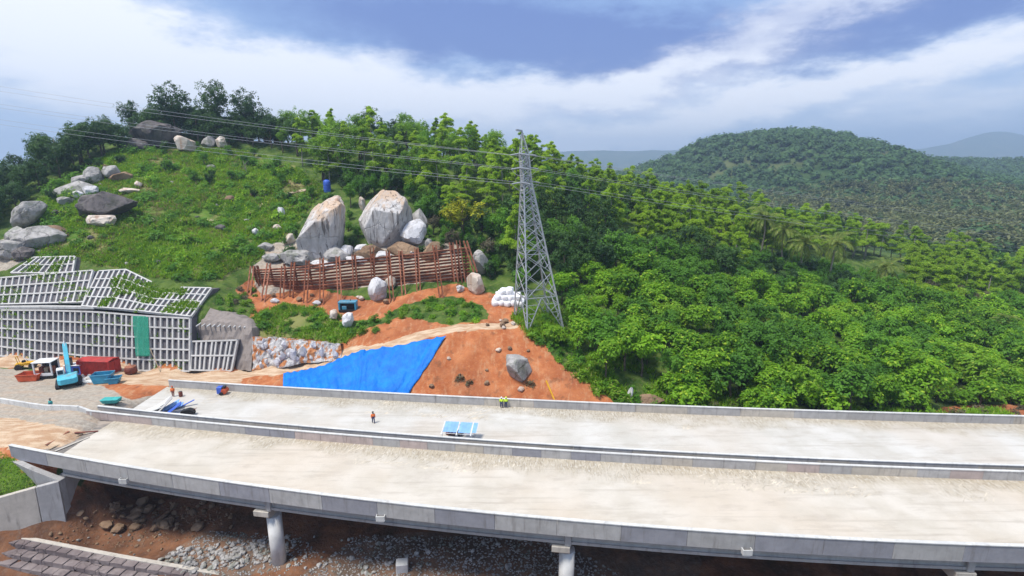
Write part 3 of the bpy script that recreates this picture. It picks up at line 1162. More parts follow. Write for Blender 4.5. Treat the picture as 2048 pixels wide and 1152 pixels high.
def depth(P):
    return (P[1]) * _cp - (P[2] - CAMH) * _sp


# ------------------------------------------------------------------ concrete lattice on the cut slope
def pline(pts, t):
    """point at parameter t of a polyline of (x, y, Y) sights, parameter by x"""
    n = len(pts) - 1
    x = lerp(pts[0][0], pts[-1][0], t)
    for i in range(n):
        if x <= pts[i + 1][0] or i == n - 1:
            u = (x - pts[i][0]) / (pts[i + 1][0] - pts[i][0])
            return tuple(lerp(pts[i][k], pts[i + 1][k], u) for k in range(3))


WEEDS = []


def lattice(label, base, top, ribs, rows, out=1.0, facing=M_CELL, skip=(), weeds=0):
    NT_, NS = max(ribs, 8), rows * 2

    def S(t, s):
        a, b = at(*pline(base, t)), at(*pline(top, t))
        p = a.lerp(b, s)
        p.y -= out
        return p

    def nrm(t):
        e = .02
        du = S(min(1, t + e), .5) - S(max(0, t - e), .5)
        dv = S(t, 1) - S(t, 0)
        n = du.cross(dv).normalized()
        return n if n.y < 0 else -n
    b0 = S(.5, 0)
    th = empty('lattice_retaining_wall', b0, label, 'retaining wall')
    V, F = [], []
    for back in (0, 1):
        for i in range(NT_ + 1):
            for j in range(NS + 1):
                p = S(i / NT_, j / NS)
                if back:
                    p = p + Vector((0, 3.0, -.4))
                V.append(p)
    q = (NT_ + 1) * (NS + 1)

    def I(i, j, b=0): return b * q + i * (NS + 1) + j
    for i in range(NT_):
        for j in range(NS):
            F.append((I(i, j), I(i + 1, j), I(i + 1, j + 1), I(i, j + 1)))
        F.append((I(i, NS), I(i + 1, NS), I(i + 1, NS, 1), I(i, NS, 1)))
    for j in range(NS):
        F.append((I(0, j), I(0, j + 1), I(0, j + 1, 1), I(0, j, 1)))
        F.append((I(NT_, j), I(NT_, j + 1), I(NT_, j + 1, 1), I(NT_, j, 1)))
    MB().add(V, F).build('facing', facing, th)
    rr = random.Random(ribs)
    while weeds > 0:
        tt, ss = rr.random(), rr.random()
        if mnoise.noise(Vector((tt * 5, ss * 2.2, ribs))) > .05:
            WEEDS.append(S(tt, ss) + nrm(tt) * .05)
        weeds -= 1
    for i in range(ribs + 1):
        t = i / ribs
        n = nrm(t)
        t2 = min(1, max(0, t + rr.uniform(-.12, .12) / ribs)) if 0 < i < ribs else t
        MB().sweep([S(t2, s) + n * .16 for s in (0, .33, .66, 1)], .31, .44, n).build('rib', M_RIB, th)
    for j in range(rows + 1):
        if j in skip:
            continue
        s = j / rows
        pts = [S(i / NT_, s) + nrm(i / NT_) * .20 for i in range(NT_ + 1)]
        MB().sweep(pts, .29, .46, [nrm(i / NT_) for i in range(NT_ + 1)]).build('beam', M_RIB, th)
    return th


P1B = [(-130, 699, 98), (0, 706, 97.5), (100, 720, 95.5), (200, 732, 93), (300, 737, 91.5), (388, 738, 90.6)]
P1T = [(-130, 612, 102.5), (0, 618, 101.5), (100, 618, 99.3), (200, 621, 96.6), (300, 629, 95), (388, 634, 94.2)]
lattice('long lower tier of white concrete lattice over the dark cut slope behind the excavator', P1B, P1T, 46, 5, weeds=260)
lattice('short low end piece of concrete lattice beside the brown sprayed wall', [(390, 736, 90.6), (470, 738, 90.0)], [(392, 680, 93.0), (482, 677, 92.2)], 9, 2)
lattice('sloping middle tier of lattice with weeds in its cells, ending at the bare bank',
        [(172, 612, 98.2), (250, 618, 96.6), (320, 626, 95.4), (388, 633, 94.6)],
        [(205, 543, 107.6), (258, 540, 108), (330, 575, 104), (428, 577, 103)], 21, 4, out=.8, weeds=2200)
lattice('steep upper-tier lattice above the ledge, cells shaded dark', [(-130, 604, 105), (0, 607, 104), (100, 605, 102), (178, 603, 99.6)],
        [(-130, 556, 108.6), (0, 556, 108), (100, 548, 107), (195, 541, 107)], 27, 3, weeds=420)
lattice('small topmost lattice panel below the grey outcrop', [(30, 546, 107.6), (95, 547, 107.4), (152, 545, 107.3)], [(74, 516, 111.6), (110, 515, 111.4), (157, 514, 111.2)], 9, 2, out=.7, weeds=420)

# ledge kerb between the tiers
led = MB()
pts = [at(x, y, Y) - Vector((0, 1.1, 0)) for x, y, Y in ((-130, 608, 103.4), (0, 612, 102.6), (100, 611, 100.6), (200, 612, 98))]
led.sweep(pts, .8, .5, (0, 0, 1))
tag(grounded(led.build('ledge_kerb', M_RIB, None, .04)), 'pale concrete ledge between the lower and the steep upper lattice', 'ledge')

# brown sprayed-concrete wall right of the lattice, with drain pipes along its crest
sw = empty('sprayed_concrete_wall', at(450, 738, 90), 'brown sprayed concrete wall with short drain pipes along its crest', 'retaining wall')
V, F = [], []
cols = [(386, 738, 92.2, 638, 95.6, 612, 98.6), (430, 738, 91.8, 642, 95, 616, 98.4), (470, 738, 90.6, 646, 94.4, 626, 97.4), (507, 738, 89.6, 654, 93.6, 642, 96.5)]
NB = 24
for i in range(NB + 1):
    u = i / NB * 3
    k = min(2, int(u))
    c = [lerp(a, b, u - k) for a, b in zip(cols[k], cols[k + 1])]
    for j in range(15):
        s = j / 14
        if s < .6:
            p = at(c[0], lerp(c[1], c[3], s / .6), lerp(c[2], c[4], s / .6))
        else:
            p = at(c[0], lerp(c[3], c[5], (s - .6) / .4), lerp(c[4], c[6], (s - .6) / .4))
        p.y -= .7 + .5 * mnoise.noise(p * .6) + .25 * mnoise.noise(p * 1.7)
        p.z += .25 * mnoise.noise(p * .8 + Vector((5, 5, 5))) * (s > .6)
        V.append(p)
    for j in range(14):
        if i < NB:
            F.append((i * 15 + j, i * 15 + 15 + j, i * 15 + 16 + j, i * 15 + 1 + j))
q = len(V)
V += [v + Vector((0, 4, -1)) for v in V[:]]
F += [(i * 15 + 14, i * 15 + 29, q + i * 15 + 29, q + i * 15 + 14) for i in range(NB)] + [(NB * 15 + j, NB * 15 + 1 + j, q + NB * 15 + 1 + j, q + NB * 15 + j) for j in range(14)]
MB().add(V, F).build('wall_face', M_SHOT, sw, smooth=False)
for i in range(10):
    p = at(398 + i * 10.5, 649 + i * .3, 94)
    MB().tube([p + Vector((0, .8, .1)), p + Vector((0, -.9, -.05))], .11, 8).build('drain_pipe', M_CONW, sw)


# ------------------------------------------------------------------ boulders
def rock_mesh(size, seed, sub=3, rough=.22, cuts=5, flat=.70, faces=()):
    bm = bmesh.new()
    bmesh.ops.create_icosphere(bm, subdivisions=sub, radius=1)
    r = random.Random(seed)
    so = Vector((seed * 3.7, seed * 1.3, seed * 2.1))
    planes = []
    for _ in range(cuts):
        n = Vector((r.uniform(-1, 1), r.uniform(-1, 1), r.uniform(-1, 1))).normalized()
        planes.append((n, r.uniform(flat - .12, flat + .15)))
    planes += [(Vector(n).normalized(), c) for n, c in faces]
    for v in bm.verts:
        d = v.co.normalized()
        rad = 1 + rough * mnoise.noise(d * 1.3 + so) + rough * .45 * mnoise.noise(d * 3.1 + so) + rough * .2 * mnoise.noise(d * 7 + so)
        p = d * rad
        for n, c in planes:
            e = p.dot(n) - c
            if e > 0:
                p -= n * e * .93
        v.co = Vector((p.x * size[0], p.y * size[1], p.z * size[2]))
    me = bpy.data.meshes.new('rock')
    bm.to_mesh(me)
    bm.free()
    return me


def boulder(name, label, cat, x, y, w, h, mat, seed, tilt=0., dpt=.8, sub=3, Y=None, rough=.26, sink=.2, group=None, cuts=7, faces=()):
    foot = ground_at(x, y + h / 2) if Y is None else at(x, y + h / 2, Y)
    k = depth(foot) / FPX
    sx, sz = w * k / 2 * 1.06, h * k / 2 * 1.12
    sy = (sx + sz) / 2 * dpt * 1.1
    c = foot + Vector((0, sy * .45, sz * (1 - sink)))
    me = rock_mesh((sx, sy, sz), seed, sub, rough, cuts, faces=faces)
    me.transform(Matrix.Rotation(tilt, 4, 'Y'))
    me.transform(Matrix.Translation(c))
    o = link(name, me, mat, smooth=False)
    tag(o, label, cat, group)
    return grounded(o)


boulder('boulder', 'tall pale boulder with a tan crown leaning above the rusty fence', 'boulder', 644, 458, 90, 128, M_RBIG, 3, .42, .8, 5, rough=.26, cuts=8, faces=[((.1, -1, -.25), .55), ((-.8, -.5, .5), .62), ((.9, -.4, .3), .66)])
boulder('boulder', 'tan weathered top block resting on the tall pale boulder', 'boulder', 664, 420, 46, 46, M_RTAN, 14, .3, .8, 4, Y=123.5, cuts=5, sink=0)
boulder('boulder', 'largest rounded pale boulder with brown streaked top above the rusty fence', 'boulder', 768, 438, 108, 112, M_RBIG, 8, -.1, .85, 5, rough=.2, cuts=6, faces=[((0, -1, -.05), .62), ((-.7, -.7, .5), .72), ((.5, -.6, -.6), .72), ((.2, -.7, .75), .70)])
boulder('boulder', 'small pale boulder leaning against the largest boulder', 'boulder', 826, 468, 44, 56, M_RWHITE, 21, .35, .9, 3)
boulder('boulder', 'dark rock behind the small pale boulder above the fence', 'boulder', 838, 444, 34, 48, M_RGREY, 22, .1, .9, 3)
boulder('boulder', 'pale block with a rusty post set on it in front of the fence', 'boulder', 752, 580, 38, 46, M_RWHITE, 31, -.1, .9, 3)
boulder('boulder', 'upright grey boulder standing at the right end of the rusty fence', 'boulder', 952, 565, 38, 46, M_RTAN, 33, .05, .9, 3)
boulder('boulder', 'dark rounded rock behind the right end of the rusty fence', 'boulder', 960, 522, 34, 48, M_RGREY, 35, 0, .9, 3, Y=113)
boulder('boulder', 'huge dark boulder with a pale foot on the grassy slope', 'boulder', 206, 412, 108, 54, M_RDARK, 41, -.08, .8, 4, cuts=9)
boulder('boulder', 'pale rock wedged under the huge dark boulder', 'boulder', 200, 441, 60, 26, M_RTAN, 43, 0, .8, 3)
boulder('boulder', 'huge dark boulder under the trees on the hilltop', 'boulder', 300, 268, 100, 50, M_RDARK, 45, -.12, .8, 4, cuts=9)
boulder('boulder', 'split rock at the foot of the hilltop boulder', 'boulder', 262, 290, 60, 24, M_RDARK, 46, .1, .8, 3)
boulder('boulder', 'tan square boulder beside the hilltop boulder', 'boulder', 366, 288, 38, 36, M_RTAN, 47, 0, .9, 3)
boulder('boulder', 'narrow pale rock on the hilltop under dark trees', 'boulder', 414, 284, 26, 26, M_RGREY, 48, 0, .9, 3)
boulder('boulder', 'tan rock at the right end of the hilltop outcrop', 'boulder', 443, 287, 24, 24, M_RTAN, 49, 0, .9, 3)
boulder('boulder', 'slanted grey slab leaning on the left flank of the hill', 'boulder', 55, 424, 40, 72, M_RGREY, 51, .75, .8, 4, rough=.2, cuts=8)
boulder('boulder', 'large grey outcrop above the topmost lattice panel', 'boulder', 72, 478, 96, 44, M_RGREY, 53, -.15, .7, 4, cuts=8)
boulder('boulder', 'grey outcrop at the edge of the upper lattice', 'boulder', 14, 498, 66, 44, M_RGREY, 54, 0, .7, 4, cuts=8)
boulder('boulder', 'rounded dark-sided rock below the grey outcrop', 'boulder', 42, 508, 46, 30, M_RDARK, 55, 0, .7, 3)
k_ = 60
for x, y, w, h, lab, m_ in [(222, 344, 36, 32, 'rounded grey rock topping the stony rib below the hilltop', M_RGREY), (184, 352, 30, 36, 'upright grey rock on the stony rib', M_RGREY), (160, 362, 34, 26, 'grey rock in the middle of the stony rib', M_RGREY),
                            (176, 382, 32, 18, 'white slab low on the stony rib', M_RWHITE), (150, 390, 26, 16, 'pale slab at the foot of the stony rib', M_RWHITE), (130, 402, 34, 18, 'flat grey slab below the stony rib', M_RGREY),
                            (276, 370, 15, 15, 'small tan round stone in the grass above the dark boulder', M_RTAN), (256, 382, 40, 12, 'flat tan rock ledge in the grass', M_RTAN), (562, 425, 12, 22, 'small upright white stone in the grass left of the tall boulder', M_RWHITE),
                            (511, 466, 14, 15, 'small white stone on the stony slope', M_RWHITE), (552, 456, 18, 12, 'tan stone on the stony slope', M_RTAN), (528, 494, 34, 18, 'grey slab on the stony slope left of the tall boulder', M_RGREY),
                            (578, 480, 26, 20, 'tan rock beside the tall pale boulder', M_RTAN), (545, 515, 40, 20, 'low grey outcrop behind the left end of the fence', M_RGREY), (598, 512, 34, 18, 'low pale outcrop under the tall boulder', M_RWHITE),
                            (690, 503, 30, 24, 'grey rock between the two big boulders', M_RWHITE), (725, 500, 40, 20, 'cracked white slab below the largest boulder', M_RWHITE), (712, 520, 44, 18, 'broken white slab just behind the fence', M_RWHITE),
                            (760, 512, 50, 20, 'long white ledge under the largest boulder', M_RWHITE), (812, 503, 38, 18, 'white ledge under the small pale boulder', M_RWHITE), (650, 532, 60, 16, 'white rock ledge behind the middle of the fence', M_RWHITE),
                            (860, 490, 22, 30, 'grey rock at the edge of the dark thicket', M_RGREY), (696, 641, 26, 30, 'rounded white boulder in the weeds below the blue machine', M_RWHITE), (668, 632, 18, 22, 'tan rock in the weeds below the blue machine', M_RTAN),
                            (724, 408, 12, 30, 'thin upright stone beside the largest boulder', M_RTAN), (780, 566, 22, 28, 'tan rock beside the pale block', M_RTAN), (920, 578, 16, 16, 'small white stone at the foot of the fence', M_RWHITE),
                            (548, 602, 18, 10, 'flat white stone on the red bench', M_RWHITE), (632, 606, 16, 12, 'small white stone in red soil under the fence', M_RWHITE),
                            (1306, 803, 56, 18, 'brown rock beside the barrier below the plantation', M_RBROWN), (1262, 787, 11, 22, 'small pale marker stone in dry grass by the barrier', M_RWHITE), (493, 441, 14, 6, 'low grey stones at the end of the path', M_RGREY)]:
    k_ += 1
    boulder('boulder', lab, 'rock', x, y, w, h, m_, k_, random.uniform(-.2, .2), .85, 3, cuts=9)
for i in range(24):
    x, y = random.uniform(70, 600), random.uniform(330, 540)
    if inpoly(np.array([x]), np.array([y]), Z_GRASS[0])[0]:
        s = random.choice([5, 6, 8, 10, 14])
        k_ += 1
        boulder('stone', 'grey stone half buried in the grass of the open hillside', 'stone', x, y, s * 1.4, s, random.choice([M_RGREY, M_RDARK, M_RBROWN]), k_ + 400, 0, .9, 2, sink=.45, group='half-buried stones on the grassy hillside')
for x, y, w, h, lab in [(596, 512, 84, 34, 'broad grey bedrock shelf under the tall leaning boulder'), (676, 506, 60, 34, 'grey bedrock hump between the two big boulders'), (735, 500, 70, 36, 'broad grey bedrock shelf carrying the largest boulder'), (800, 496, 70, 30, 'cracked grey bedrock shelf under the small pale boulder'), (862, 498, 50, 40, 'grey bedrock step at the thicket edge above the fence'),
                        (100, 462, 70, 30, 'weathered grey bedrock rib left of the huge dark boulder'), (30, 468, 60, 34, 'weathered brown-grey bedrock rib on the far left flank'), (150, 372, 70, 34, 'weathered bedrock rib under the stony blocks'), (236, 350, 50, 24, 'low weathered bedrock step right of the stony rib')]:
    k_ += 1
    boulder('bedrock_outcrop', lab, 'outcrop', x, y, w, h, random.choice([M_RGREY, M_RGREY, M_RBROWN]), k_ + 700, random.uniform(-.1, .1), .9, 4, sink=.5, cuts=10, rough=.38)
# the striped boulder bedded in the red cut
boulder('boulder', 'dark-topped boulder with pale drip stripes bedded in the red cut', 'boulder', 1036, 736, 44, 62, M_RGREY, 95, -.35, .8, 4, sink=.25)
k_ = 200
for i in range(26):                                                 # small stones scattered over the raw cut
    x, y = random.choice([(random.uniform(830, 1100), random.uniform(690, 790)), (random.uniform(520, 900), random.uniform(588, 606)), (random.uniform(960, 1030), random.uniform(640, 660))])
    s = random.uniform(5, 11)
    k_ += 1
    boulder('stone', 'small tan stone lying loose on the raw red earth', 'stone', x, y, s * 1.2, s, random.choice([M_RTAN, M_RBROWN]), k_, 0, .9, 2, group='loose stones on the red earth')

# rock face with white sprayed patches beside the ramp
rf = empty('patched_rock_cutting', at(590, 735, 88), 'broken rock face of red earth patched with grey-white sprayed concrete', 'rock cutting')
V, F = [], []
n1, n2 = 60, 20
for i in range(n1 + 1):
    x = lerp(508, 684, i / n1)
    yb, yt = lerp(738, 716, i / n1), lerp(672, 684, i / n1) + 5 * mnoise.noise(Vector((i * .3, 1, 2)))
    for j in range(n2 + 1):
        s = j / n2
        p = at(x, lerp(yb, yt, s), lerp(lerp(89.6, 88, i / n1), lerp(92.6, 90.4, i / n1), s))
        p.y -= .75 + .9 * mnoise.noise(Vector((p.x * .55, 3, p.z * .45))) + .35 * mnoise.noise(Vector((p.x * 1.6, 8, p.z * 1.3)))
        V.append(p)
for i in range(n1):
    for j in range(n2):
        F.append((i * (n2 + 1) + j, (i + 1) * (n2 + 1) + j, (i + 1) * (n2 + 1) + j + 1, i * (n2 + 1) + j + 1))
q = len(V)
V += [v + Vector((0, 2.5, -.8)) for v in V[:]]
F += [(i * (n2 + 1) + n2, (i + 1) * (n2 + 1) + n2, q + (i + 1) * (n2 + 1) + n2, q + i * (n2 + 1) + n2) for i in range(n1)]


def face_mat(t, out):
    n = t.noise(.62, 6, .6, scl=(1.3, 1.3, .6))
    soil = t.mix(t.ramp(t.noise(1.5, 5), .3, .7), (.33, .11, .04), (.50, .24, .11))
    w = t.mix(t.ramp(t.noise(2.2, 6, .65, scl=(1.4, 1.4, .5)), .3, .7), (.25, .24, .24), (.62, .60, .58))
    t.surf(out, t.mix(t.ramp(n, .455, .50), soil, w), .9, t.bump(t.noise(1.4, 7, .65), .9, .4), spec=.15)


MB().add(V, F).build('earth_face', material('patched_rock_face', face_mat), rf, smooth=False)
for i in range(26):
    x, s = random.uniform(515, 672), random.uniform(.08, .9)
    u = (x - 508) / 176
    p = at(x, lerp(lerp(737, 716, u), lerp(675, 684, u), s), lerp(lerp(89.6, 88, u), lerp(92.6, 90.4, u), s) - 1.2)
    me = rock_mesh((random.uniform(.35, .95), .35, random.uniform(.5, 1.4)), 300 + i, 2, .3, 9, .5)
    me.transform(Matrix.Translation(p))
    link('rock_slab', me, M_RWHITE, rf)

# ------------------------------------------------------------------ rusty rockfall fence
fn = empty('rockfall_fence', at(700, 590, 109), 'long rusty steel rockfall fence with raking props below the big boulders', 'fence')
TOPL = [(505, 541, 113), (575, 537, 112.6), (640, 529, 112.2), (705, 520, 112), (780, 514, 112), (860, 505, 112.4), (938, 496, 113)]
BOTL = [(518, 580, 112), (575, 584, 111.4), (640, 584, 111), (705, 578, 110.8), (780, 570, 110.8), (860, 562, 111.2), (940, 552, 112)]
NR = 10
for j in range(NR):
    s = j / (NR - 1)
    cuts = [0, random.uniform(.28, .38), random.uniform(.62, .72), 1]
    for a, b in zip(cuts[:-1], cuts[1:]):
        pts = []
        for i in range(6):
            t = lerp(a, b, i / 5)
            p = at(*pline(TOPL, t)).lerp(at(*pline(BOTL, t)), s)
            p.z += random.uniform(-.05, .05)
            p.y += random.uniform(-.05, .05) - .1 * (j % 2)
            pts.append(p)
        MB().sweep(pts, .30, .34 + .10 * (j > 4), (0, -.2, 1)).build('rail', random.choice([M_RUST, M_RUST, M_RUSTL]), fn)
props = [((90, 640), (65, 830)), ((120, 640), (150, 770)), ((210, 620), (165, 875)), ((315, 640), (300, 850)), ((385, 610), (370, 850)), ((490, 600), (470, 880)), ((590, 580), (588, 900)), ((705, 570), (720, 890)), ((820, 555), (832, 790)),
         ((950, 505), (962, 750)), ((1065, 530), (1095, 880)), ((1155, 530), (1180, 830)), ((1270, 510), (1287, 800)), ((1400, 490), (1450, 850)), ((1520, 470), (1556, 720)), ((1570, 455), (1612, 740)), ((1622, 458), (1690, 650))]
for (xa, ya), (xb, yb) in props:
    x0, y0, x1, y1 = 480 + xa / 3.6, 360 + ya / 3.6, 480 + xb / 3.6, 360 + yb / 3.6
    t = (x0 - 505) / 433
    Yt = pline(TOPL, min(1, max(0, t)))[2] - .55
    top = at(x0, y0, Yt)
    foot = ground_at(x1, y1, 98)
    if foot.y > Yt - .5:
        foot = at(x1, y1, Yt - 2.2)
    foot = foot + (foot - top).normalized() * .5
    mt = random.choice([M_RUST, M_RUSTL, M_RUSTL])
    for s in (-.36, .36):
        MB().beam(top + Vector((s, 0, .6)), foot + Vector((s, 0, 0)), .24, .30).build('prop', mt, fn)
    # upright behind the rails
    b = at(*pline(BOTL, min(1, max(0, t))))
    tt = at(*pline(TOPL, min(1, max(0, t))))
    MB().beam(tt + Vector((0, .35, 1.0)), b + Vector((0, .35, -1.2)), .34, .34).build('upright', M_RUST, fn)

# ------------------------------------------------------------------ blue tarpaulin over the fill slope
topL = [(567, 749), (592, 747), (620, 741), (650, 735), (680, 720), (715, 707), (740, 703), (790, 697), (845, 684), (893, 677)]
botL = [(566, 790), (592, 791), (620, 792), (650, 793), (680, 794), (700, 795), (725, 796), (750, 797), (785, 798), (812, 800)]
V, F = [], []
na, nb = 90, 36
ga, gb = 30, 12
grid = np.zeros((ga + 1, gb + 1, 3))
for i in range(ga + 1):
    t = i / ga * 9
    k = min(8, int(t))
    a = [lerp(topL[k][c], topL[k + 1][c], t - k) for c in (0, 1)]
    b = [lerp(botL[k][c], botL[k + 1][c], t - k) for c in (0, 1)]
    for j in range(gb + 1):
        grid[i, j] = ground_at(lerp(a[0], b[0], j / gb), lerp(a[1], b[1], j / gb), 75)
for i in range(na + 1):
    for j in range(nb + 1):
        u, v = i / na * ga, j / nb * gb
        iu, iv = min(ga - 1, int(u)), min(gb - 1, int(v))
        fu, fv = u - iu, v - iv
        p = Vector((grid[iu, iv] * (1 - fu) + grid[iu + 1, iv] * fu) * (1 - fv) + (grid[iu, iv + 1] * (1 - fu) + grid[iu + 1, iv + 1] * fu) * fv)
        p.z = max(p.z, tz(p.x, p.y)) + .16 + .20 * abs(math.sin(i * .55 + 2.5 * mnoise.noise(Vector((i * .07, j * .05, 2))))) ** 3 + .22 * abs(mnoise.noise(Vector((p.x * .9, p.y * .25, 1)))) + .05 * mnoise.noise(Vector((p.x * 2.5, p.y * .8, 5)))
        x, s = lerp(567, 893, i / na), j / nb
        fold = max(0, 1 - abs(i / na - .62) / .012) + max(0, 1 - abs(i / na - .955) / .014)
        p.z += .24 * fold
        V.append(p)
for i in range(na):
    for j in range(nb):
        q = i * (nb + 1) + j
        F.append((q, q + nb + 1, q + nb + 2, q + 1))
V = np.array([tuple(v) for v in V])
o = link('tarpaulin', np_mesh('tarpaulin', V, F, True), M_TARP)
so = o.modifiers.new('thickness', 'SOLIDIFY')
so.thickness = .02
tag(grounded(o), 'large bright blue tarpaulin spread over the earth slope behind the far bridge', 'tarpaulin')

# green net hung down the lattice
V, F = [], []
for i in range(13):
    for j in range(25):
        t, s = i / 12, j / 24
        p = at(lerp(lerp(281, 287, s), lerp(311, 315, s), t), lerp(626, 705, s), lerp(95.6, 92.6, s))
        p.y -= 2.05 + .28 * mnoise.noise(Vector((t * 5, s * 2, 3)))
        V.append(tuple(p))
for i in range(12):
    for j in range(24):
        F.append((i * 25 + j, i * 25 + 25 + j, i * 25 + 26 + j, i * 25 + 1 + j))
o = link('debris_net', np_mesh('debris_net', V, F, True), M_NET)
o.modifiers.new('thickness', 'SOLIDIFY').thickness = .015
tag(grounded(o), 'green mesh net hanging down the lower concrete lattice', 'net')
# a bare pole leaning on the wall beside the net
pa, pb = at(312, 690, 92.5), at(332, 737, 90)
tag(grounded(MB().tube([pb - Vector((0, 1.6, 0)), pa - Vector((0, 1.7, 0))], .06, 6).build('leaning_pole', M_WOOD)), 'thin pale pole leaning against the lattice below the green net', 'pole')

# ------------------------------------------------------------------ transmission tower
TB = at(1077, 634, 93.0)
TB.z = tz(TB.x, TB.y) - .3
tw = empty('transmission_tower', TB, 'tall grey steel lattice transmission tower on the red mound', 'pylon')
LEAN = -.092
UA = Vector((-1.83, -3.84, 0)).normalized()                 # towards one leg
UB = Vector((3.84, -1.83, 0)).normalized()


def tp(k, z, r):
    d = (UA, UB, -UA, -UB)[k % 4]
    return TB + d * r + Vector((LEAN * z, 0, z))


ZT = at(1047, 366, 93).z - TB.z          # top of the tapered body
ZP = at(1040, 262, 93).z - TB.z          # peak


def rad(z):
    return lerp(5.0, 1.05, z / ZT) if z < ZT else lerp(1.05, .92, (z - ZT) / 5)


lv = [0, .235, .40, .53, .635, .725, .80, .865, .92, .965, 1.0]
lv = [v * ZT for v in lv]
up_ = [ZT, ZT + 1.25, ZT + 2.5, ZT + 3.75, ZT + 5.0]
for k in range(4):
    MB().beam(tp(k, 0, rad(0)), tp(k, ZT, rad(ZT)), .26, .26).build('leg', M_STEEL, tw)
    MB().beam(tp(k, ZT, rad(ZT)), tp(k, ZT + 5, rad(ZT + 5)), .20, .20).build('leg', M_STEEL, tw)
    MB().beam(tp(k, ZT + 5, rad(ZT + 5)), tp(0, ZP, 0), .14, .14).build('peak_member', M_STEEL, tw)


def brace(a, b, w=.13, name='brace'):
    MB().beam(a, b, w, w).build(name, M_STEEL, tw)


for k in range(4):
    # open leg panel at the bottom: inverted V with secondary members
    z0, z1 = lv[0], lv[1]
    mid = (tp(k, z1, rad(z1)) + tp(k + 1, z1, rad(z1))) / 2
    for q in (k, k + 1):
        brace(tp(q, z0, rad(z0)), mid, .16)
        for f in (.3, .55, .8):
            brace(tp(q, z0, rad(z0)).lerp(mid, f), tp(q, lerp(z0, z1, f), rad(lerp(z0, z1, f))), .09)
            brace(tp(q, z0, rad(z0)).lerp(mid, f - .2), tp(q, lerp(z0, z1, f), rad(lerp(z0, z1, f))), .09)
    brace(tp(k, z1, rad(z1)), tp(k + 1, z1, rad(z1)), .15)
    for a, b in zip(lv[1:-1], lv[2:]):
        brace(tp(k, a, rad(a)), tp(k + 1, b, rad(b)), .12)
        brace(tp(k + 1, a, rad(a)), tp(k, b, rad(b)), .12)
        if a < .6 * ZT:
            m_ = (a + b) / 2
            c_ = (tp(k, a, rad(a)) + tp(k + 1, b, rad(b))) / 2
            brace(tp(k, m_, rad(m_)), tp(k, a, rad(a)).lerp(tp(k + 1, b, rad(b)), .25), .08)
            brace(tp(k + 1, m_, rad(m_)), tp(k + 1, a, rad(a)).lerp(tp(k, b, rad(b)), .25), .08)
    for z in (lv[3], lv[5], lv[-1]):
        brace(tp(k, z, rad(z)), tp(k + 1, z, rad(z)), .12)
    for a, b in zip(up_[:-1], up_[1:]):
        brace(tp(k, a, rad(a)), tp(k + 1, b, rad(b)), .10)
        brace(tp(k + 1, a, rad(a)), tp(k, b, rad(b)), .10)
        brace(tp(k, b, rad(b)), tp(k + 1, b, rad(b)), .09)
    za, zb = ZT + 5, ZP
    for f in (.3, .6):
        r_ = rad(za) * (1 - f)
        pa = tp(k, za, rad(za)).lerp(tp(0, ZP, 0), f)
        pb = tp(k + 1, za, rad(za)).lerp(tp(0, ZP, 0), f)
        brace(pa, pb, .08)
brace(tp(0, ZP, 0), tp(0, ZP, 0) + Vector((-1.0, -.6, .15)), .3, 'top_plate')
ARM = Vector((.30, 1, 0)).normalized()
tips = []
for lev, (z, L) in enumerate(((ZT + .2, 3.4), (ZT + 2.6, 3.1), (ZT + 4.9, 2.8))):
    c = TB + Vector((LEAN * z, 0, z))
    side = Vector((ARM.y, -ARM.x, 0))
    for s in (-1, 1):
        tip = c + ARM * (L * s)
        for e in (-.6, .6):
            brace(c + side * e, tip, .11, 'arm_member')
            brace(c + side * e + Vector((0, 0, .95)), tip, .09, 'arm_member')
        brace(c + side * .6 + ARM * s * L * .4, c - side * .6 + ARM * s * L * .4, .07, 'arm_member')
        tips.append((lev, s, tip))
        for e in (-1, 1):
            q = tip + Vector((e * 1.5, 0, -.25))
            MB().tube([tip, tip.lerp(q, .2), q], [.09, .14, .12], 7).build('insulator', M_GLASSI, tw)
        # jumper loop under the arm
        MB().tube([tip + Vector((-1.5 + 3.0 * i / 8, 0, -.25 - 1.1 * math.sin(math.pi * i / 8))) for i in range(9)], .035, 5).build('jumper_cable', M_WIRE, tw)
left_ends = {0: ((-260, 198), (-260, 208)), 1: ((-260, 166), (-260, 174)), 2: ((-260, 128), (-260, 139))}
right_ends = {0: ((2350, 516), (2350, 524)), 1: ((2350, 490), (2350, 497)), 2: ((2350, 464), (2350, 471))}
levname = ('lowest', 'middle', 'uppermost')
for lev, s, tip in tips:
    for sidex, ends, Ye in ((-1, left_ends, 146), (1, right_ends, 300)):
        e = at(*ends[lev][0 if s > 0 else 1], Ye)
        a = tip + Vector((sidex * 1.5, 0, -.25))
        pts = [a.lerp(e, i / 24) - Vector((0, 0, (1.2 if sidex < 0 else 3.0) * 4 * (i / 24) * (1 - i / 24))) for i in range(25)]
        tag(MB().tube(pts, .026, 5).build('power_line', M_WIRE),
            '%s level %s conductor strung from the pylon %s' % (levname[lev], 'rear' if s > 0 else 'front', 'over the boulder hill' if sidex < 0 else 'over the green valley'), 'power line', 'conductors of the pylon')

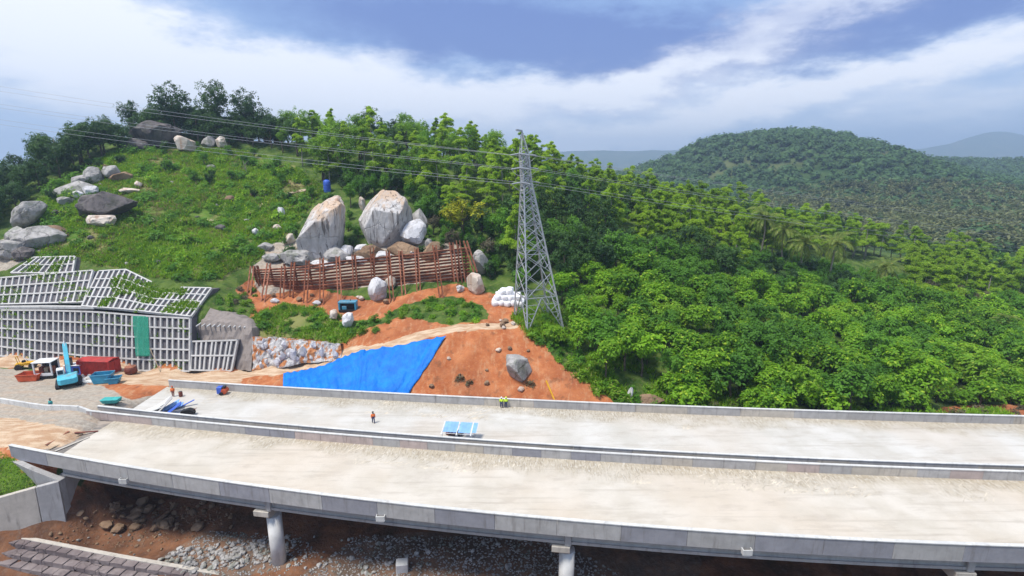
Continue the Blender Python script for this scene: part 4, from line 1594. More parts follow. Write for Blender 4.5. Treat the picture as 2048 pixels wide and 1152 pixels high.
# ------------------------------------------------------------------ white bulk bags by the tower
def bag_mesh(seed):
    r = random.Random(seed)
    bm = bmesh.new()
    bmesh.ops.create_cube(bm, size=1)
    bmesh.ops.subdivide_edges(bm, edges=bm.edges, cuts=4, use_grid_fill=True)
    so = Vector((seed, seed * 2, 1))
    for v in bm.verts:
        p = v.co * 2
        q = p.normalized() * 1.05
        c = p.lerp(q * 1.15, .62)
        c *= 1 + .10 * mnoise.noise(c * 1.7 + so)
        v.co = Vector((c.x * .66, c.y * .66, c.z * .58))
    me = bpy.data.meshes.new('bulk_bag')
    bm.to_mesh(me)
    bm.free()
    me.transform(Matrix.Translation((0, 0, .52)))
    me.transform(Matrix.Rotation(r.uniform(0, 6), 4, 'Z'))
    me.polygons.foreach_set('use_smooth', [True] * len(me.polygons))
    me.materials.append(M_BAG)
    return me


bagm = [bag_mesh(i) for i in range(4)]
b0 = ground_at(990, 611)
rows = [(0, 5, 0, 3), (1, 4, .5, 2), (2, 2, 1.2, 2)]
for lvl, nx, x0, ny in rows:
    for iy in range(ny):
        for ix in range(nx):
            X, Y = b0.x + 1.25 * (ix + x0) + .15 * iy + random.uniform(-.12, .12), b0.y + 1.25 * (iy + .4 * lvl) + random.uniform(-.1, .1)
            o = bpy.data.objects.new('bulk_bag', random.choice(bagm))
            COL.objects.link(o)
            o.location = (X, Y, max(tz(b0.x + 1.25 * (ix + x0), Y), b0.z) + lvl * .92 - .1)
            o.scale = (1, 1, random.uniform(.88, 1.08))
            tag(o, ('filled white bulk bag in the bottom row of the heap beside the pylon', 'filled white bulk bag in the second layer of the heap beside the pylon', 'filled white bulk bag on top of the heap beside the pylon')[lvl], 'bulk bag',
                ('bottom bulk bags', 'second layer bulk bags', 'top bulk bags')[lvl])
for i, (x, y) in enumerate(((1034, 598), (1042, 604), (1030, 608))):
    p = ground_at(x, y)
    o = bpy.data.objects.new('bulk_bag', bagm[i])
    COL.objects.link(o)
    o.location = p - Vector((0, 0, .05))
    tag(o, 'single white bulk bag standing between the pylon legs', 'bulk bag', 'bags between the pylon legs')

# ------------------------------------------------------------------ vegetation
def unit(v):
    return v / np.maximum(np.linalg.norm(v, axis=-1, keepdims=True), 1e-9)


def leaf_quads(c, d, side, L, W):
    """diamond leaves, folded a little along the midrib"""
    n = len(c)
    L, W = np.broadcast_to(L, (n,))[:, None], np.broadcast_to(W, (n,))[:, None]
    nrm = unit(np.cross(d, side))
    V = np.stack([c, c + d * L * .5 + side * W * .5 + nrm * W * .12, c + d * L, c + d * L * .5 - side * W * .5 + nrm * W * .12], 1).reshape(-1, 3)
    return V


def leaf_mesh(name, V):
    F = np.arange(len(V)).reshape(-1, 4)
    return np_mesh(name, V, F)


def rosettes(centers, ups, m, L, W, tilt, r):
    """m leaves around each clump centre, drooping by tilt"""
    k = len(centers)
    a = unit(np.cross(ups, np.array([.31, .22, .9]) + r.normal(0, .1, (k, 3))))
    b = np.cross(ups, a)
    ph = (np.arange(m)[None, :] / m + r.random((k, 1))) * 2 * np.pi + r.normal(0, .25, (k, m))
    tl = tilt + r.normal(0, .28, (k, m))
    hor = a[:, None] * np.cos(ph)[..., None] + b[:, None] * np.sin(ph)[..., None]
    d = unit(hor * np.cos(tl)[..., None] + ups[:, None] * np.sin(tl)[..., None])
    s = unit(np.cross(ups[:, None] + r.normal(0, .25, (k, m, 3)), d))
    c = centers[:, None] + r.normal(0, L * .28, (k, m, 3))
    l = L * r.uniform(.7, 1.25, k * m)
    return leaf_quads(c.reshape(-1, 3), d.reshape(-1, 3), s.reshape(-1, 3), l, l * W / L)


def trunk_mesh(name, h, r0, r1, bends, limbs, mat, seed):
    r = random.Random(seed)
    m = MB()
    pts = [Vector((0, 0, -.6))]
    n = 6
    for i in range(1, n + 1):
        pts.append(Vector((r.uniform(-bends, bends), r.uniform(-bends, bends), h * i / n)))
    m.tube(pts, [lerp(r0 * 1.25, r1, i / n) for i in range(n + 1)], 7)
    for p in limbs:
        z0 = max(h * .3, min(h * .97, p.z - r.uniform(.5, 1.6)))
        b = Vector((0, 0, z0))
        mid = b.lerp(p, .5) + Vector((0, 0, -.12 * (p - b).length))
        m.tube([b, mid, p], [r1 * .8, r1 * .55, r1 * .2], 5)
    me = m.mesh(name, smooth=True)
    me.materials.append(mat)
    return me


def make_tree(name, crown_V, leafm, tr_me):
    e = bpy.data.objects.new(name, None)
    COL.objects.link(e)
    OFF[e.name] = Vector((0, 0, 0))
    t = bpy.data.objects.new('trunk', tr_me)
    COL.objects.link(t)
    t.parent = e
    me = leaf_mesh('crown', crown_V)
    me.materials.append(leafm)
    c = bpy.data.objects.new('crown', me)
    COL.objects.link(c)
    c.parent = e
    e['used'] = 0
    return e


def broad_tree(seed, leafm, h=6.0, R=2.7, clumps=150, L=.50):
    r = np.random.default_rng(seed)
    # several sub-crowns make the outline uneven
    nb = 7
    bc = np.stack([r.uniform(-.62, .62, nb) * R, r.uniform(-.62, .62, nb) * R, r.uniform(.42, .84, nb) * h], -1)
    bc[0] = (0, 0, .84 * h)
    br = r.uniform(.42, .62, nb) * R
    i = r.integers(0, nb, clumps)
    d = unit(r.normal(0, 1, (clumps, 3)) + np.array([0, 0, .55]))
    C = bc[i] + d * (br[i] * r.uniform(.75, 1.08, clumps))[:, None] * np.array([1, 1, .8])
    up = unit(d * .7 + np.array([0, 0, 1.0]))
    V = rosettes(C, up, 13, L, L * .5, -.28, r)
    limbs = [Vector(b * .85) for b in bc]
    return make_tree('plantation_tree', V, leafm, trunk_mesh('trunk', h * .75, .14, .07, .15, limbs, M_BARKD, seed))


def layered_tree(seed, leafm, h=13.0, R=3.2, layers=14, name='canopy_tree', z0=.40):
    r = np.random.default_rng(seed)
    Vs, limbs = [], []
    for k in range(layers):
        f = k / (layers - 1)
        z = h * lerp(z0, .98, f) + r.uniform(-.8, .5)
        rr = R * (1 - .5 * f ** 1.5) * r.uniform(.28, .58)
        off = R * (1 - .75 * f) * r.uniform(.3, .95)
        a = r.uniform(0, 2 * math.pi)
        cx, cy = off * math.cos(a), off * math.sin(a)
        n = int(96 * rr)
        rad_ = rr * np.sqrt(r.random(n))
        th = r.uniform(0, 2 * np.pi, n)
        C = np.stack([cx + rad_ * np.cos(th), cy + rad_ * np.sin(th) * .9, z - .42 * rad_ ** 2 / rr + r.normal(0, .10, n)], -1)
        up = unit(np.array([0, 0, 1.0]) + r.normal(0, .35, (n, 3)) + np.stack([np.cos(th), np.sin(th), 0 * th], -1) * (rad_ / rr * .55)[:, None])
        Vs.append(rosettes(C, up, 8, .36, .18, -.25, r))
        limbs.append(Vector((cx, cy, z - .25)))
    return make_tree(name, np.concatenate(Vs), leafm, trunk_mesh('trunk', h * .92, .17, .06, .22, limbs, M_BARK, seed))


def round_tree(seed, leafm, h=11.0, R=3.8, blobs=22, per=62, name='forest_tree', zlo=.32, L=.62):
    r = np.random.default_rng(seed)
    d = unit(r.normal(0, 1, (blobs, 3)))
    f = r.uniform(.25, 1, blobs) ** .5
    cz = h * (zlo + 1) / 2
    bc = np.array([0, 0, cz]) + d * f[:, None] * np.array([R * .78, R * .78, h * (1 - zlo) / 2 * .82])
    br = r.uniform(.22, .42, blobs) * R
    Vs = []
    i = np.repeat(np.arange(blobs), per // 6)
    n = len(i)
    dd = unit(r.normal(0, 1, (n, 3)) + np.array([0, 0, .35]))
    C = bc[i] + dd * (br[i] * r.uniform(.7, 1.1, n))[:, None]
    up = unit(dd * .8 + np.array([0, 0, .6]) + r.normal(0, .3, (n, 3)))
    V = rosettes(C, up, 9, L, L * .42, -.2, r)
    limbs = [Vector(b * np.array([.9, .9, .97])) for b in bc[:9]]
    return make_tree(name, V, leafm, trunk_mesh('trunk', h * .7, .24, .10, .25, limbs, M_BARKD, seed))


def shrub(seed, leafm, h=1.5, R=1.1, n=34, name='shrub', L=.42):
    r = np.random.default_rng(seed)
    d = unit(r.normal(0, 1, (n, 3)) * np.array([1, 1, .6]) + np.array([0, 0, .6]))
    C = d * np.array([R, R, h * .85]) * r.uniform(.45, 1, (n, 1))
    C[:, 2] = np.maximum(C[:, 2], .08)
    V = rosettes(C, unit(d + np.array([0, 0, .7])), 9, L, L * .45, .1, r)
    e = make_tree(name, V, leafm, trunk_mesh('stem', h * .6, .05, .02, .1, [Vector(c) for c in C[:6]], M_BARKD, seed))
    return e


def palm(seed):
    r = random.Random(seed)
    rn = np.random.default_rng(seed)
    h = 9.0
    m = MB()
    lean = r.uniform(-.8, .8)
    pts = [Vector((lean * (i / 7) ** 2, .2 * math.sin(i), -.6 + (h + .6) * i / 7)) for i in range(8)]
    m.tube(pts, [.26 - .017 * i for i in range(8)], 8)
    tm = m.mesh('trunk', smooth=True)
    tm.materials.append(M_BARK)
    e = bpy.data.objects.new('coconut_palm', None)
    COL.objects.link(e)
    OFF[e.name] = Vector((0, 0, 0))
    t = bpy.data.objects.new('trunk', tm)
    COL.objects.link(t)
    t.parent = e
    top = pts[-1]
    nf = 20
    for k in range(nf):
        a = 2 * math.pi * k / nf * 2.4 + r.uniform(-.2, .2)
        el = lerp(1.25, -.75, k / nf) + r.uniform(-.12, .12)
        L = r.uniform(4.2, 5.2)
        cl, dl, sl, ll = [], [], [], []
        p = np.array(top)
        ang = el
        spine = [top.copy()]
        for s in range(14):
            d = np.array([math.cos(a) * math.cos(ang), math.sin(a) * math.cos(ang), math.sin(ang)])
            q = p + d * L / 14
            sd = np.array([-math.sin(a), math.cos(a), 0])
            for sg in (-1, 1):
                for u in (0, .5):
                    dr = unit(sd * sg + d * .55 + np.array([0, 0, -.45]) + rn.normal(0, .07, 3))
                    cl.append(p + (q - p) * u)
                    dl.append(dr)
                    sl.append(unit(np.cross(np.cross(dr, d), dr)))
                    ll.append(1.15 * math.sin(math.pi * (s + .9) / 15.5) ** .6)
            p = q
            ang -= .085 + .035 * s / 5
            spine.append(Vector(p))
        V = leaf_quads(np.array(cl), np.array(dl), np.array(sl), np.array(ll), .17)
        me = leaf_mesh('frond', V)
        sp = MB().tube(spine, [.05 * (1 - i / 16) for i in range(15)], 4)
        me2 = sp.mesh('rachis')
        me2.materials.append(L_PALM)
        me.materials.append(L_PALM)
        f = bpy.data.objects.new('frond', me)
        COL.objects.link(f)
        f.parent = e
        g = bpy.data.objects.new('rachis', me2)
        COL.objects.link(g)
        g.parent = f
    e['used'] = 0
    return e


def plant(proto, X, Y, scale=1., rz=None, label='', cat='tree', group=None, dz=0., xyz=None):
    rz = random.uniform(0, 6.28) if rz is None else rz
    z = tz(X, Y) + dz
    sc = (scale * random.uniform(.92, 1.08), scale * random.uniform(.92, 1.08), scale * random.uniform(.9, 1.12))
    if proto['used'] == 0:
        o = proto
        o['used'] = 1
        o.location = (X, Y, z)
        o.rotation_euler = (0, 0, rz)
        o.scale = sc
        ORIG.append(o)
    else:
        o = copy_thing(proto, (X, Y, z), rz, sc)
    tag(o, label, cat, group)
    return o


ORIG = []


def keep_clear(X, Y):
    """small clearings in front of the flowering tree and of the palms"""
    px, py = sight(np.array([X, Y, tz(X, Y)]))
    return (845 < px < 1000 and 440 < py < 620 and Y < 132) or (1480 < px < 1815 and 520 < py < 640 and Y > 104)


def scatter(x0, x1, y0, y1, step, poly, jitter=.42, seed=1, want=None):
    """jittered world-grid points whose ground sight falls inside poly"""
    r = np.random.default_rng(seed)
    X, Y = np.meshgrid(np.arange(x0, x1, step), np.arange(y0, y1, step))
    X[::2] += step / 2
    X = X.ravel() + r.uniform(-jitter, jitter, X.size) * step
    Y = Y.ravel() + r.uniform(-jitter, jitter, Y.size) * step
    Z = terrain_z(X, Y)
    px, py = sight(np.stack([X, Y, Z], -1))
    k = inpoly(px, py, poly) & (Y > B1(X) + 2.2)
    pts = np.stack([X, Y], -1)[k]
    r.shuffle(pts)
    return pts if want is None else pts[:want]


def in_frame(pts, m=90):
    Z = terrain_z(pts[:, 0], pts[:, 1])
    px, _ = sight(np.stack([pts[:, 0], pts[:, 1], Z + 4], -1))
    return pts[(px > -m) & (px < 2048 + m)]


T_BROAD = [broad_tree(100 + i, (L_BROAD, L_BROAD, L_BROAD, L_LIME, L_MID, L_MID, L_MID)[i], h=random.uniform(4.8, 7.6), R=random.uniform(2.2, 3.3)) for i in range(7)]
T_LAYER = [layered_tree(200 + i, L_LAYER, h=random.uniform(11.5, 14.5), R=random.uniform(3.0, 4.0)) for i in range(5)]
T_DARK = [round_tree(300 + i, L_DARK if i < 3 else L_MID, h=random.uniform(9.5, 12.5), R=random.uniform(3.4, 4.4)) for i in range(5)]
T_CREST = [round_tree(320 + i, L_DARK, h=random.uniform(9, 12.5), R=random.uniform(3.4, 4.4), name='crest_tree', zlo=.14, blobs=26) for i in range(3)]
T_LOW = [round_tree(330 + i, (L_MID, L_DARK, L_MID)[i], h=6.2, R=2.6, blobs=14, per=60, zlo=.2, name='understorey_tree') for i in range(3)]
T_HILL = [round_tree(340 + i, L_HILL if i < 3 else L_DARK, h=random.uniform(9.5, 13), R=random.uniform(3.0, 3.8), blobs=24, zlo=.3, L=.5, name='hillside_tree') for i in range(4)]
T_SHRUB = [shrub(400 + i, (L_MID, L_GRASS, L_BROAD, L_MID, L_DARK)[i], h=random.uniform(1.1, 1.9), R=random.uniform(.9, 1.4)) for i in range(5)]
T_BANK = [shrub(420 + i, (L_MID, L_GRASS, L_BROAD, L_MID)[i], h=random.uniform(1.1, 1.8), R=random.uniform(.9, 1.4), name='bank_bush') for i in range(4)]
T_DRY = [shrub(450 + i, L_DRY, h=1.6, R=1.3, n=26, name='dry_bush', L=.5) for i in range(2)]

# plantation on the lower right slope
P_PLANT = [(1095, 690), (1140, 730), (1215, 780), (1330, 795), (1500, 822), (1640, 830), (1830, 826), (1900, 800), (2300, 790), (2400, 640), (1900, 640), (1700, 612), (1500, 588), (1300, 566), (1180, 570), (1120, 610), (1130, 650)]
pts = in_frame(scatter(-5, 150, 74, 140, 4.15, P_PLANT, seed=5))
pts = pts[np.argsort(pts[:, 1])][:298]
for X, Y in pts:
    p = random.choice(T_BROAD[:3] * 4 + T_BROAD[3:4] * 3 + T_BROAD[4:] * 2)
    plant(p, X, Y, random.choice([.7, .85, .95, 1.05, 1.15, 1.3]), label='young bright-green broadleaf tree in the dense planting behind the far barrier', group='young trees of the dense planting')
# tall feathery trees above the planting and along the ridge
P_TALL = [(930, 470), (1000, 560), (1120, 588), (1300, 560), (1500, 582), (1700, 606), (1900, 634), (2400, 640), (2400, 540), (1900, 520), (1700, 484), (1500, 446), (1300, 410), (1150, 370), (1070, 345), (1000, 325), (900, 300), (780, 288), (600, 275), (560, 300),
          (600, 345), (690, 388), (780, 392), (850, 450)]
pts = in_frame(scatter(-90, 240, 100, 235, 5.7, P_TALL, seed=9))
pts = pts[np.argsort(pts[:, 1])]
nl = nd = 0
for X, Y in pts:
    if keep_clear(X, Y):
        continue
    dense = vnoise(np.array([X / 16.]), np.array([Y / 16.]), 77)[0]
    px, py = sight(np.array([X, Y, tz(X, Y)]))
    darkzone = (860 < px < 1120 and py > 380)
    if px < 1010 and not darkzone and random.random() < .62:
        plant(random.choice(T_HILL), X, Y, random.uniform(.7, 1.15), label='leafy mid-green tree on the hillside wood above the big boulders', group='trees of the wood above the boulders')
        continue
    if dense < (.62 if darkzone else .26):
        nd += 1
        plant(random.choice(T_DARK), X, Y, random.uniform(.75, 1.1), label='dense rounded dark-green tree among the feathery ridge trees', group='dark trees of the ridge wood')
    elif nl < 300:
        nl += 1
        plant(random.choice(T_LAYER), X, Y, random.uniform(.75, 1.12), label='slender pale-trunked tree with flat feathery tiers of light-green leaves', group='feathery trees of the ridge wood')
# dark understorey at the foot of the ridge wood
for X, Y in in_frame(scatter(-40, 160, 100, 150, 5.5, [(860, 420), (980, 570), (1110, 600), (1300, 572), (1500, 594), (1750, 622), (2100, 660), (2100, 610), (1750, 560), (1500, 530), (1200, 500), (1000, 460), (880, 400)], seed=19))[:130]:
    if keep_clear(X, Y) and random.random() < .6:
        continue
    plant(random.choice(T_LOW), X, Y, random.uniform(.6, 1.0), label='low dark-green tree in the shaded edge between planting and ridge wood', group='low trees of the wood edge')
for X, Y in in_frame(scatter(-50, 15, 112, 160, 3.4, [(690, 392), (720, 398), (820, 402), (850, 470), (945, 525), (1000, 565), (1020, 500), (900, 410), (800, 350), (690, 350)], seed=53))[:70]:
    if keep_clear(X, Y):
        continue
    plant(random.choice(T_LOW), X, Y, random.uniform(.6, 1.05), label='low bushy tree in the thicket closing round the big boulders', group='thicket round the big boulders')
for X, Y in in_frame(scatter(40, 130, 102, 156, 3.6, [(1480, 520), (1815, 530), (1815, 632), (1480, 612)], seed=73))[:110]:
    plant(random.choice(T_LOW), X, Y, random.uniform(.5, .85), label='low leafy tree filling the ground at the feet of the palms', group='low trees at the feet of the palms')
for X, Y in in_frame(scatter(-24, 2, 112, 134, 2.6, [(845, 470), (1000, 440), (1010, 560), (965, 560), (945, 500), (880, 500)], seed=79))[:60]:
    px, py = sight(np.array([X, Y, tz(X, Y)]))
    plant(random.choice(T_LOW), X, Y, random.uniform(.3, .62), label='small dark bushy tree round the foot of the yellow flowering tree', group='small trees round the flowering tree')
for i, (x, y) in enumerate(((604, 496), (592, 476), (612, 528), (688, 486), (697, 462), (706, 498), (716, 476), (700, 440), (846, 512), (866, 500), (880, 506), (740, 512), (664, 522), (585, 512), (570, 492))):
    p = ground_at(x, y)
    plant(random.choice(T_LOW), p.x, p.y, random.uniform(.28, .5), label='small leafy bush pushing up between the big boulders', group='bushes between the big boulders')
# crest wood on the left
P_CREST = [(60, 345), (150, 315), (240, 288), (330, 268), (480, 268), (570, 280), (560, 310), (490, 300), (350, 282), (250, 300), (180, 325), (110, 365)]
for X, Y in in_frame(scatter(-170, -50, 140, 205, 4.1, P_CREST, seed=23)):
    plant(random.choice(T_CREST), X, Y, random.uniform(.7, 1.05), label='dark tree in the wood crowning the boulder hill', group='dark trees on the hill crest')
P_LEFT = [(-100, 480), (-100, 400), (0, 380), (90, 350), (110, 372), (60, 400), (30, 440), (0, 470)]
for X, Y in in_frame(scatter(-190, -90, 115, 165, 4.4, P_LEFT, seed=29), 140):
    plant(random.choice(T_CREST), X, Y, random.uniform(.6, .9), label='dark tree on the far left flank of the boulder hill', group='dark trees on the left flank')
big = [round_tree(350 + i, L_DARK, h=17, R=5.6, blobs=34, per=70, zlo=.3, L=.7) for i in range(2)]
for i, (x, y, Y, s, lab) in enumerate([(352, 262, 178, 1.15, 'tallest dark tree standing on the hilltop behind the dark boulder'), (430, 262, 182, 1.1, 'broad tall dark tree on the hilltop, second highest crown'), (495, 268, 183, .98, 'dark hilltop tree with a pointed top beside the broad tall one'),
                                       (262, 270, 176, .72, 'dark tree leaning out at the left shoulder of the hilltop'), (215, 292, 172, .5, 'small dark tree low on the left shoulder of the hilltop')]):
    p = at(x, y, Y)
    plant(big[i % 2], p.x, p.y, s, label=lab)
yt = round_tree(380, L_YEL, h=6, R=3.2, blobs=14, per=60, zlo=.3, L=.5, name='flowering_tree')
p = at(925, 480, 127)
plant(yt, p.x, p.y, 1.6, label='yellow flowering tree in the dark thicket left of the pylon', dz=.6)
lt = round_tree(381, L_LAYER, h=7, R=3.2, blobs=16, per=60, zlo=.35, name='lime_green_tree')
p = at(648, 352, 158)
plant(lt, p.x, p.y, 1.0, label='lime-green tree at the wood edge above the tall pale boulder')
p = at(818, 372, 150)
plant(lt, p.x, p.y, .72, label='yellow-green tree at the dark wood edge above the largest boulder')
p = ground_at(700, 420)
plant(T_DARK[3], p.x, p.y + 1, .62, label='bushy mid-green tree between the two big boulders')
dk = round_tree(382, L_DRY, h=8, R=3.4, blobs=20, per=50, zlo=.3, name='grey_thicket_tree')
for i, (x, y) in enumerate(((1850, 610), (1905, 625), (1965, 630))):
    p = ground_at(x, y)
    plant(dk, p.x, p.y, .8, label=('grey-brown half-bare tree right of the palms', 'grey half-bare tree beside a brighter green crown', 'third grey half-bare tree at the end of its row')[i])
for i, (x, y) in enumerate(((868, 470), (905, 505), (975, 520))):
    p = ground_at(x, y)
    plant(dk, p.x, p.y, .62, label=('leafless grey tangle of branches above the small pale boulder', 'grey tangled bush below the yellow tree', 'grey tangled bush near the dark rounded rock')[i])
# palms standing out of the wood edge
pm = [palm(500), palm(501)]
for i, (x, y, Y, s, lab) in enumerate([(1520, 540, 150, 1.3, 'coconut palm standing alone left of the palm pair'), (1598, 570, 139, 1.3, 'coconut palm with the widest crown at the wood edge'), (1655, 578, 138, 1.2, 'coconut palm next to the widest palm'),
                                       (1762, 600, 132, 1.15, 'coconut palm with hanging pale fronds behind the planting'), (1560, 540, 146, 1.2, 'coconut palm half hidden behind the palm pair'), (2005, 660, 112, .7, 'short palm at the foot of the grey trees')]):
    p = at(x, y, Y)
    plant(pm[i % 2], p.x, p.y, s, label=lab, cat='palm')
# dead trees on the skyline
dm = MB()


def dead_tree(x, y, Y, h, lab, seed):
    r = random.Random(seed)
    b = at(x, y, Y)
    b.z = tz(b.x, b.y) - .4
    e = empty('dead_tree', b, lab, 'tree')
    m = MB()
    top = b + Vector((r.uniform(-1.2, -.2), 0, h))
    m.tube([b, b.lerp(top, .5) + Vector((.2, 0, 0)), top], [.16, .11, .03], 6)
    m.build('trunk', M_BARK, e)
    for k in range(7):
        f = r.uniform(.45, .95)
        q = b.lerp(top, f)
        d = Vector((r.uniform(-1, 1), r.uniform(-.6, .6), r.uniform(.4, 1))).normalized() * r.uniform(.8, 2.2)
        MB().tube([q, q + d * .5 + Vector((0, 0, .1)), q + d], [.06, .04, .012], 5).build('branch', M_BARK, e)


dead_tree(122, 330, 157, 8, 'bare dead tree sticking up against the sky on the left skyline', 3)
dead_tree(47, 412, 138, 5.5, 'pale bare stem bent over among the dark trees on the left flank', 8)
dead_tree(494, 352, 160, 3.6, 'pale forked dead trunk on the upper grassy slope', 5)

for X, Y in in_frame(scatter(-130, -30, 112, 178, 7.5, [(60, 440), (110, 370), (200, 315), (260, 296), (480, 300), (620, 350), (640, 400), (560, 420), (420, 370), (250, 350), (140, 420)], seed=59))[:60]:
    plant(random.choice(T_LOW), X, Y, random.uniform(.35, .7), label='small bushy tree standing in the grass of the upper hillside', group='small trees on the upper hillside')
# shrubs on the open slope and along the site
P_SHR = [(20, 520), (70, 440), (110, 380), (200, 320), (260, 300), (480, 305), (600, 350), (640, 400), (590, 460), (480, 530), (440, 555), (350, 560), (180, 520)]
for X, Y in in_frame(scatter(-130, -30, 105, 175, 3.6, P_SHR, seed=31))[:298]:
    plant(random.choice(T_SHRUB[:4]), X, Y, random.choice([.5, .7, .9, 1.1, 1.4, 1.8]), label='green shrub scattered over the open grassy hillside', cat='shrub', group='shrubs on the grassy hillside')
for X, Y in in_frame(scatter(-60, 0, 88, 112, 2.4, [(508, 668), (510, 630), (560, 614), (640, 620), (700, 640), (760, 645), (800, 612), (890, 596), (965, 612), (970, 645), (900, 652), (815, 636), (740, 668), (690, 690), (600, 672)], seed=37)):
    plant(random.choice(T_BANK), X, Y, random.uniform(.6, 1.15), label='leafy green bush on the bank between rusty fence and ramp', cat='shrub', group='bushes below the rusty fence')
for X, Y in in_frame(scatter(-10, 30, 76, 100, 2.2, [(1050, 660), (1080, 640), (1140, 640), (1150, 700), (1230, 760), (1330, 790), (1330, 815), (1200, 800), (1110, 725)], seed=41)):
    plant(random.choice(T_BANK), X, Y, random.uniform(.7, 1.3), label='green bush along the edge of the red cut under the pylon', cat='shrub', group='bushes at the edge of the red cut')
for X, Y in in_frame(scatter(0, 120, 74, 84, 2.6, [(1200, 780), (1400, 800), (1640, 826), (1840, 824), (2300, 800), (2300, 822), (1840, 838), (1500, 838), (1230, 826)], seed=43))[:60]:
    plant(random.choice(T_DRY + T_SHRUB[:2]), X, Y, random.uniform(.5, .95), label='straggly dry bush behind the far barrier', cat='shrub', group='bushes behind the far barrier')
T_FRONT = [broad_tree(150 + i, L_BROAD, h=3.2, R=2.3, clumps=80, L=.55) for i in range(3)]
for q_ in T_FRONT:
    q_.name = 'low_planting_tree'
for X, Y in in_frame(scatter(12, 130, 75, 86, 3.1, [(1330, 780), (1500, 800), (1700, 815), (1860, 812), (2000, 790), (2300, 780), (2300, 800), (1900, 818), (1700, 832), (1500, 830), (1330, 812)], seed=47))[:75]:
    plant(random.choice(T_FRONT), X, Y, random.uniform(.8, 1.25), label='low leafy young tree closing the front edge of the planting', group='low trees at the front of the planting', dz=-.3)
for X, Y in in_frame(scatter(-62, -40, 94, 112, 2.0, [(430, 640), (440, 585), (510, 575), (515, 640), (500, 648)], seed=71)):
    plant(random.choice(T_BANK + T_DRY[:1]), X, Y, random.uniform(.5, .9), label='scrubby bush on the bank above the brown sprayed wall', cat='shrub', group='scrub above the sprayed wall')
for i, (x, y) in enumerate(((920, 762), (938, 770), (1060, 772))):
    p = ground_at(x, y)
    plant(T_DRY[i % 2], p.x, p.y, .6, label='withered bush growing on the raw red cut', cat='shrub', group='withered bushes on the red cut')
for i, (x, y, s) in enumerate(((133, 425, 1.5), (105, 452, 1.6), (120, 470, 1.3), (95, 385, 1.6), (240, 320, 1.6), (655, 395, 1.4), (580, 505, 1.6), (560, 520, 1.2))):
    p = ground_at(x, y)
    plant(T_SHRUB[4 if i % 2 == 0 else 0], p.x, p.y, s, label='dark bushy shrub growing beside the hillside boulders', cat='shrub', group='dark shrubs beside the boulders')
for o in [q for q in bpy.data.objects if 'used' in q]:
    del o['used']


L_STRAW = leafmat('straw_blade', (.20, .19, .06), (.38, .33, .13), .3)

# ------------------------------------------------------------------ ground cover that nobody could count
def tufts(name, polys, n, x0, x1, y0, y1, mat, hgt, wid, blades, seed, label, excl=None):
    r = np.random.default_rng(seed)
    X, Y = r.uniform(x0, x1, n), r.uniform(y0, y1, n)
    Z = terrain_z(X, Y)
    px, py = sight(np.stack([X, Y, Z], -1))
    wx, wy = 16 * fbm(X, Y, 4, 2, 51), 12 * fbm(X, Y, 4, 2, 57)
    k = np.zeros(n, bool)
    for p in polys:
        k |= inpoly(px + wx, py + wy, p)
    k &= fbm(X, Y, 7, 3, seed) > -.10
    k &= (px > -60) & (px < 2110)
    C = np.stack([X, Y, Z - .05], -1)[k]
    m = len(C)
    C = np.repeat(C, blades, 0) + np.concatenate([r.normal(0, .22, (m * blades, 2)), np.zeros((m * blades, 1))], 1)
    a = r.uniform(0, 2 * np.pi, m * blades)
    d = unit(np.stack([np.cos(a) * .75, np.sin(a) * .75, r.uniform(.6, 1.6, m * blades)], -1))
    s = np.stack([-np.sin(a), np.cos(a), 0 * a], -1)
    V = leaf_quads(C, d, s, hgt * r.uniform(.6, 1.4, m * blades), wid)
    me = leaf_mesh(name, V)
    o = link(name, me, mat)
    tag(o, label, 'grass', kind='stuff')


tufts('grass', Z_GRASS[:2], 60000, -130, -20, 90, 178, L_GRASS, .75, .17, 6, 61, 'bright green grass and weeds covering the open hillside')
tufts('ferns', Z_GRASS[:1], 34000, -130, -20, 90, 178, L_BROAD, .8, .24, 5, 87, 'patches of fresh green fern and weeds on the open hillside')
tufts('dry_grass', Z_GRASS[:1], 26000, -130, -20, 90, 178, L_STRAW, .7, .14, 5, 83, 'dry straw-coloured grass mixed into the open hillside')
_r = np.random.default_rng(64)
_C = np.repeat(np.array([tuple(v) for v in WEEDS]), 5, 0)
_C = _C + _r.normal(0, .16, _C.shape)
_d = unit(_r.normal(0, .6, _C.shape) + np.array([0, -.5, 1.0]))
_s = unit(np.cross(_d, _r.normal(0, 1, _C.shape)))
tag(link('weeds', leaf_mesh('weeds', leaf_quads(_C, _d, _s, _r.uniform(.4, 1.0, len(_C)), .2)), L_GRASS), 'weeds growing in the cells of the sloping lattice', 'weeds', kind='stuff')
tufts('undergrowth', Z_GRASS[2:3] + [[(1040, 650), (1100, 610), (1160, 640), (1330, 770), (1840, 830), (2300, 815), (2300, 838), (1330, 825), (1180, 780), (1100, 715)]], 26000, -5, 130, 72, 102, L_GRASS, .9, .2, 6, 67, 'rough green undergrowth at the foot of the planting')
tufts('verge_grass', [[(0, 905), (26, 915), (75, 955), (100, 962), (60, 985), (0, 1006), (-80, 1010), (-80, 905)]], 5000, -80, -57, 54, 62, L_GRASS, .28, .09, 4, 69, 'short green grass on the embankment beside the wing wall')


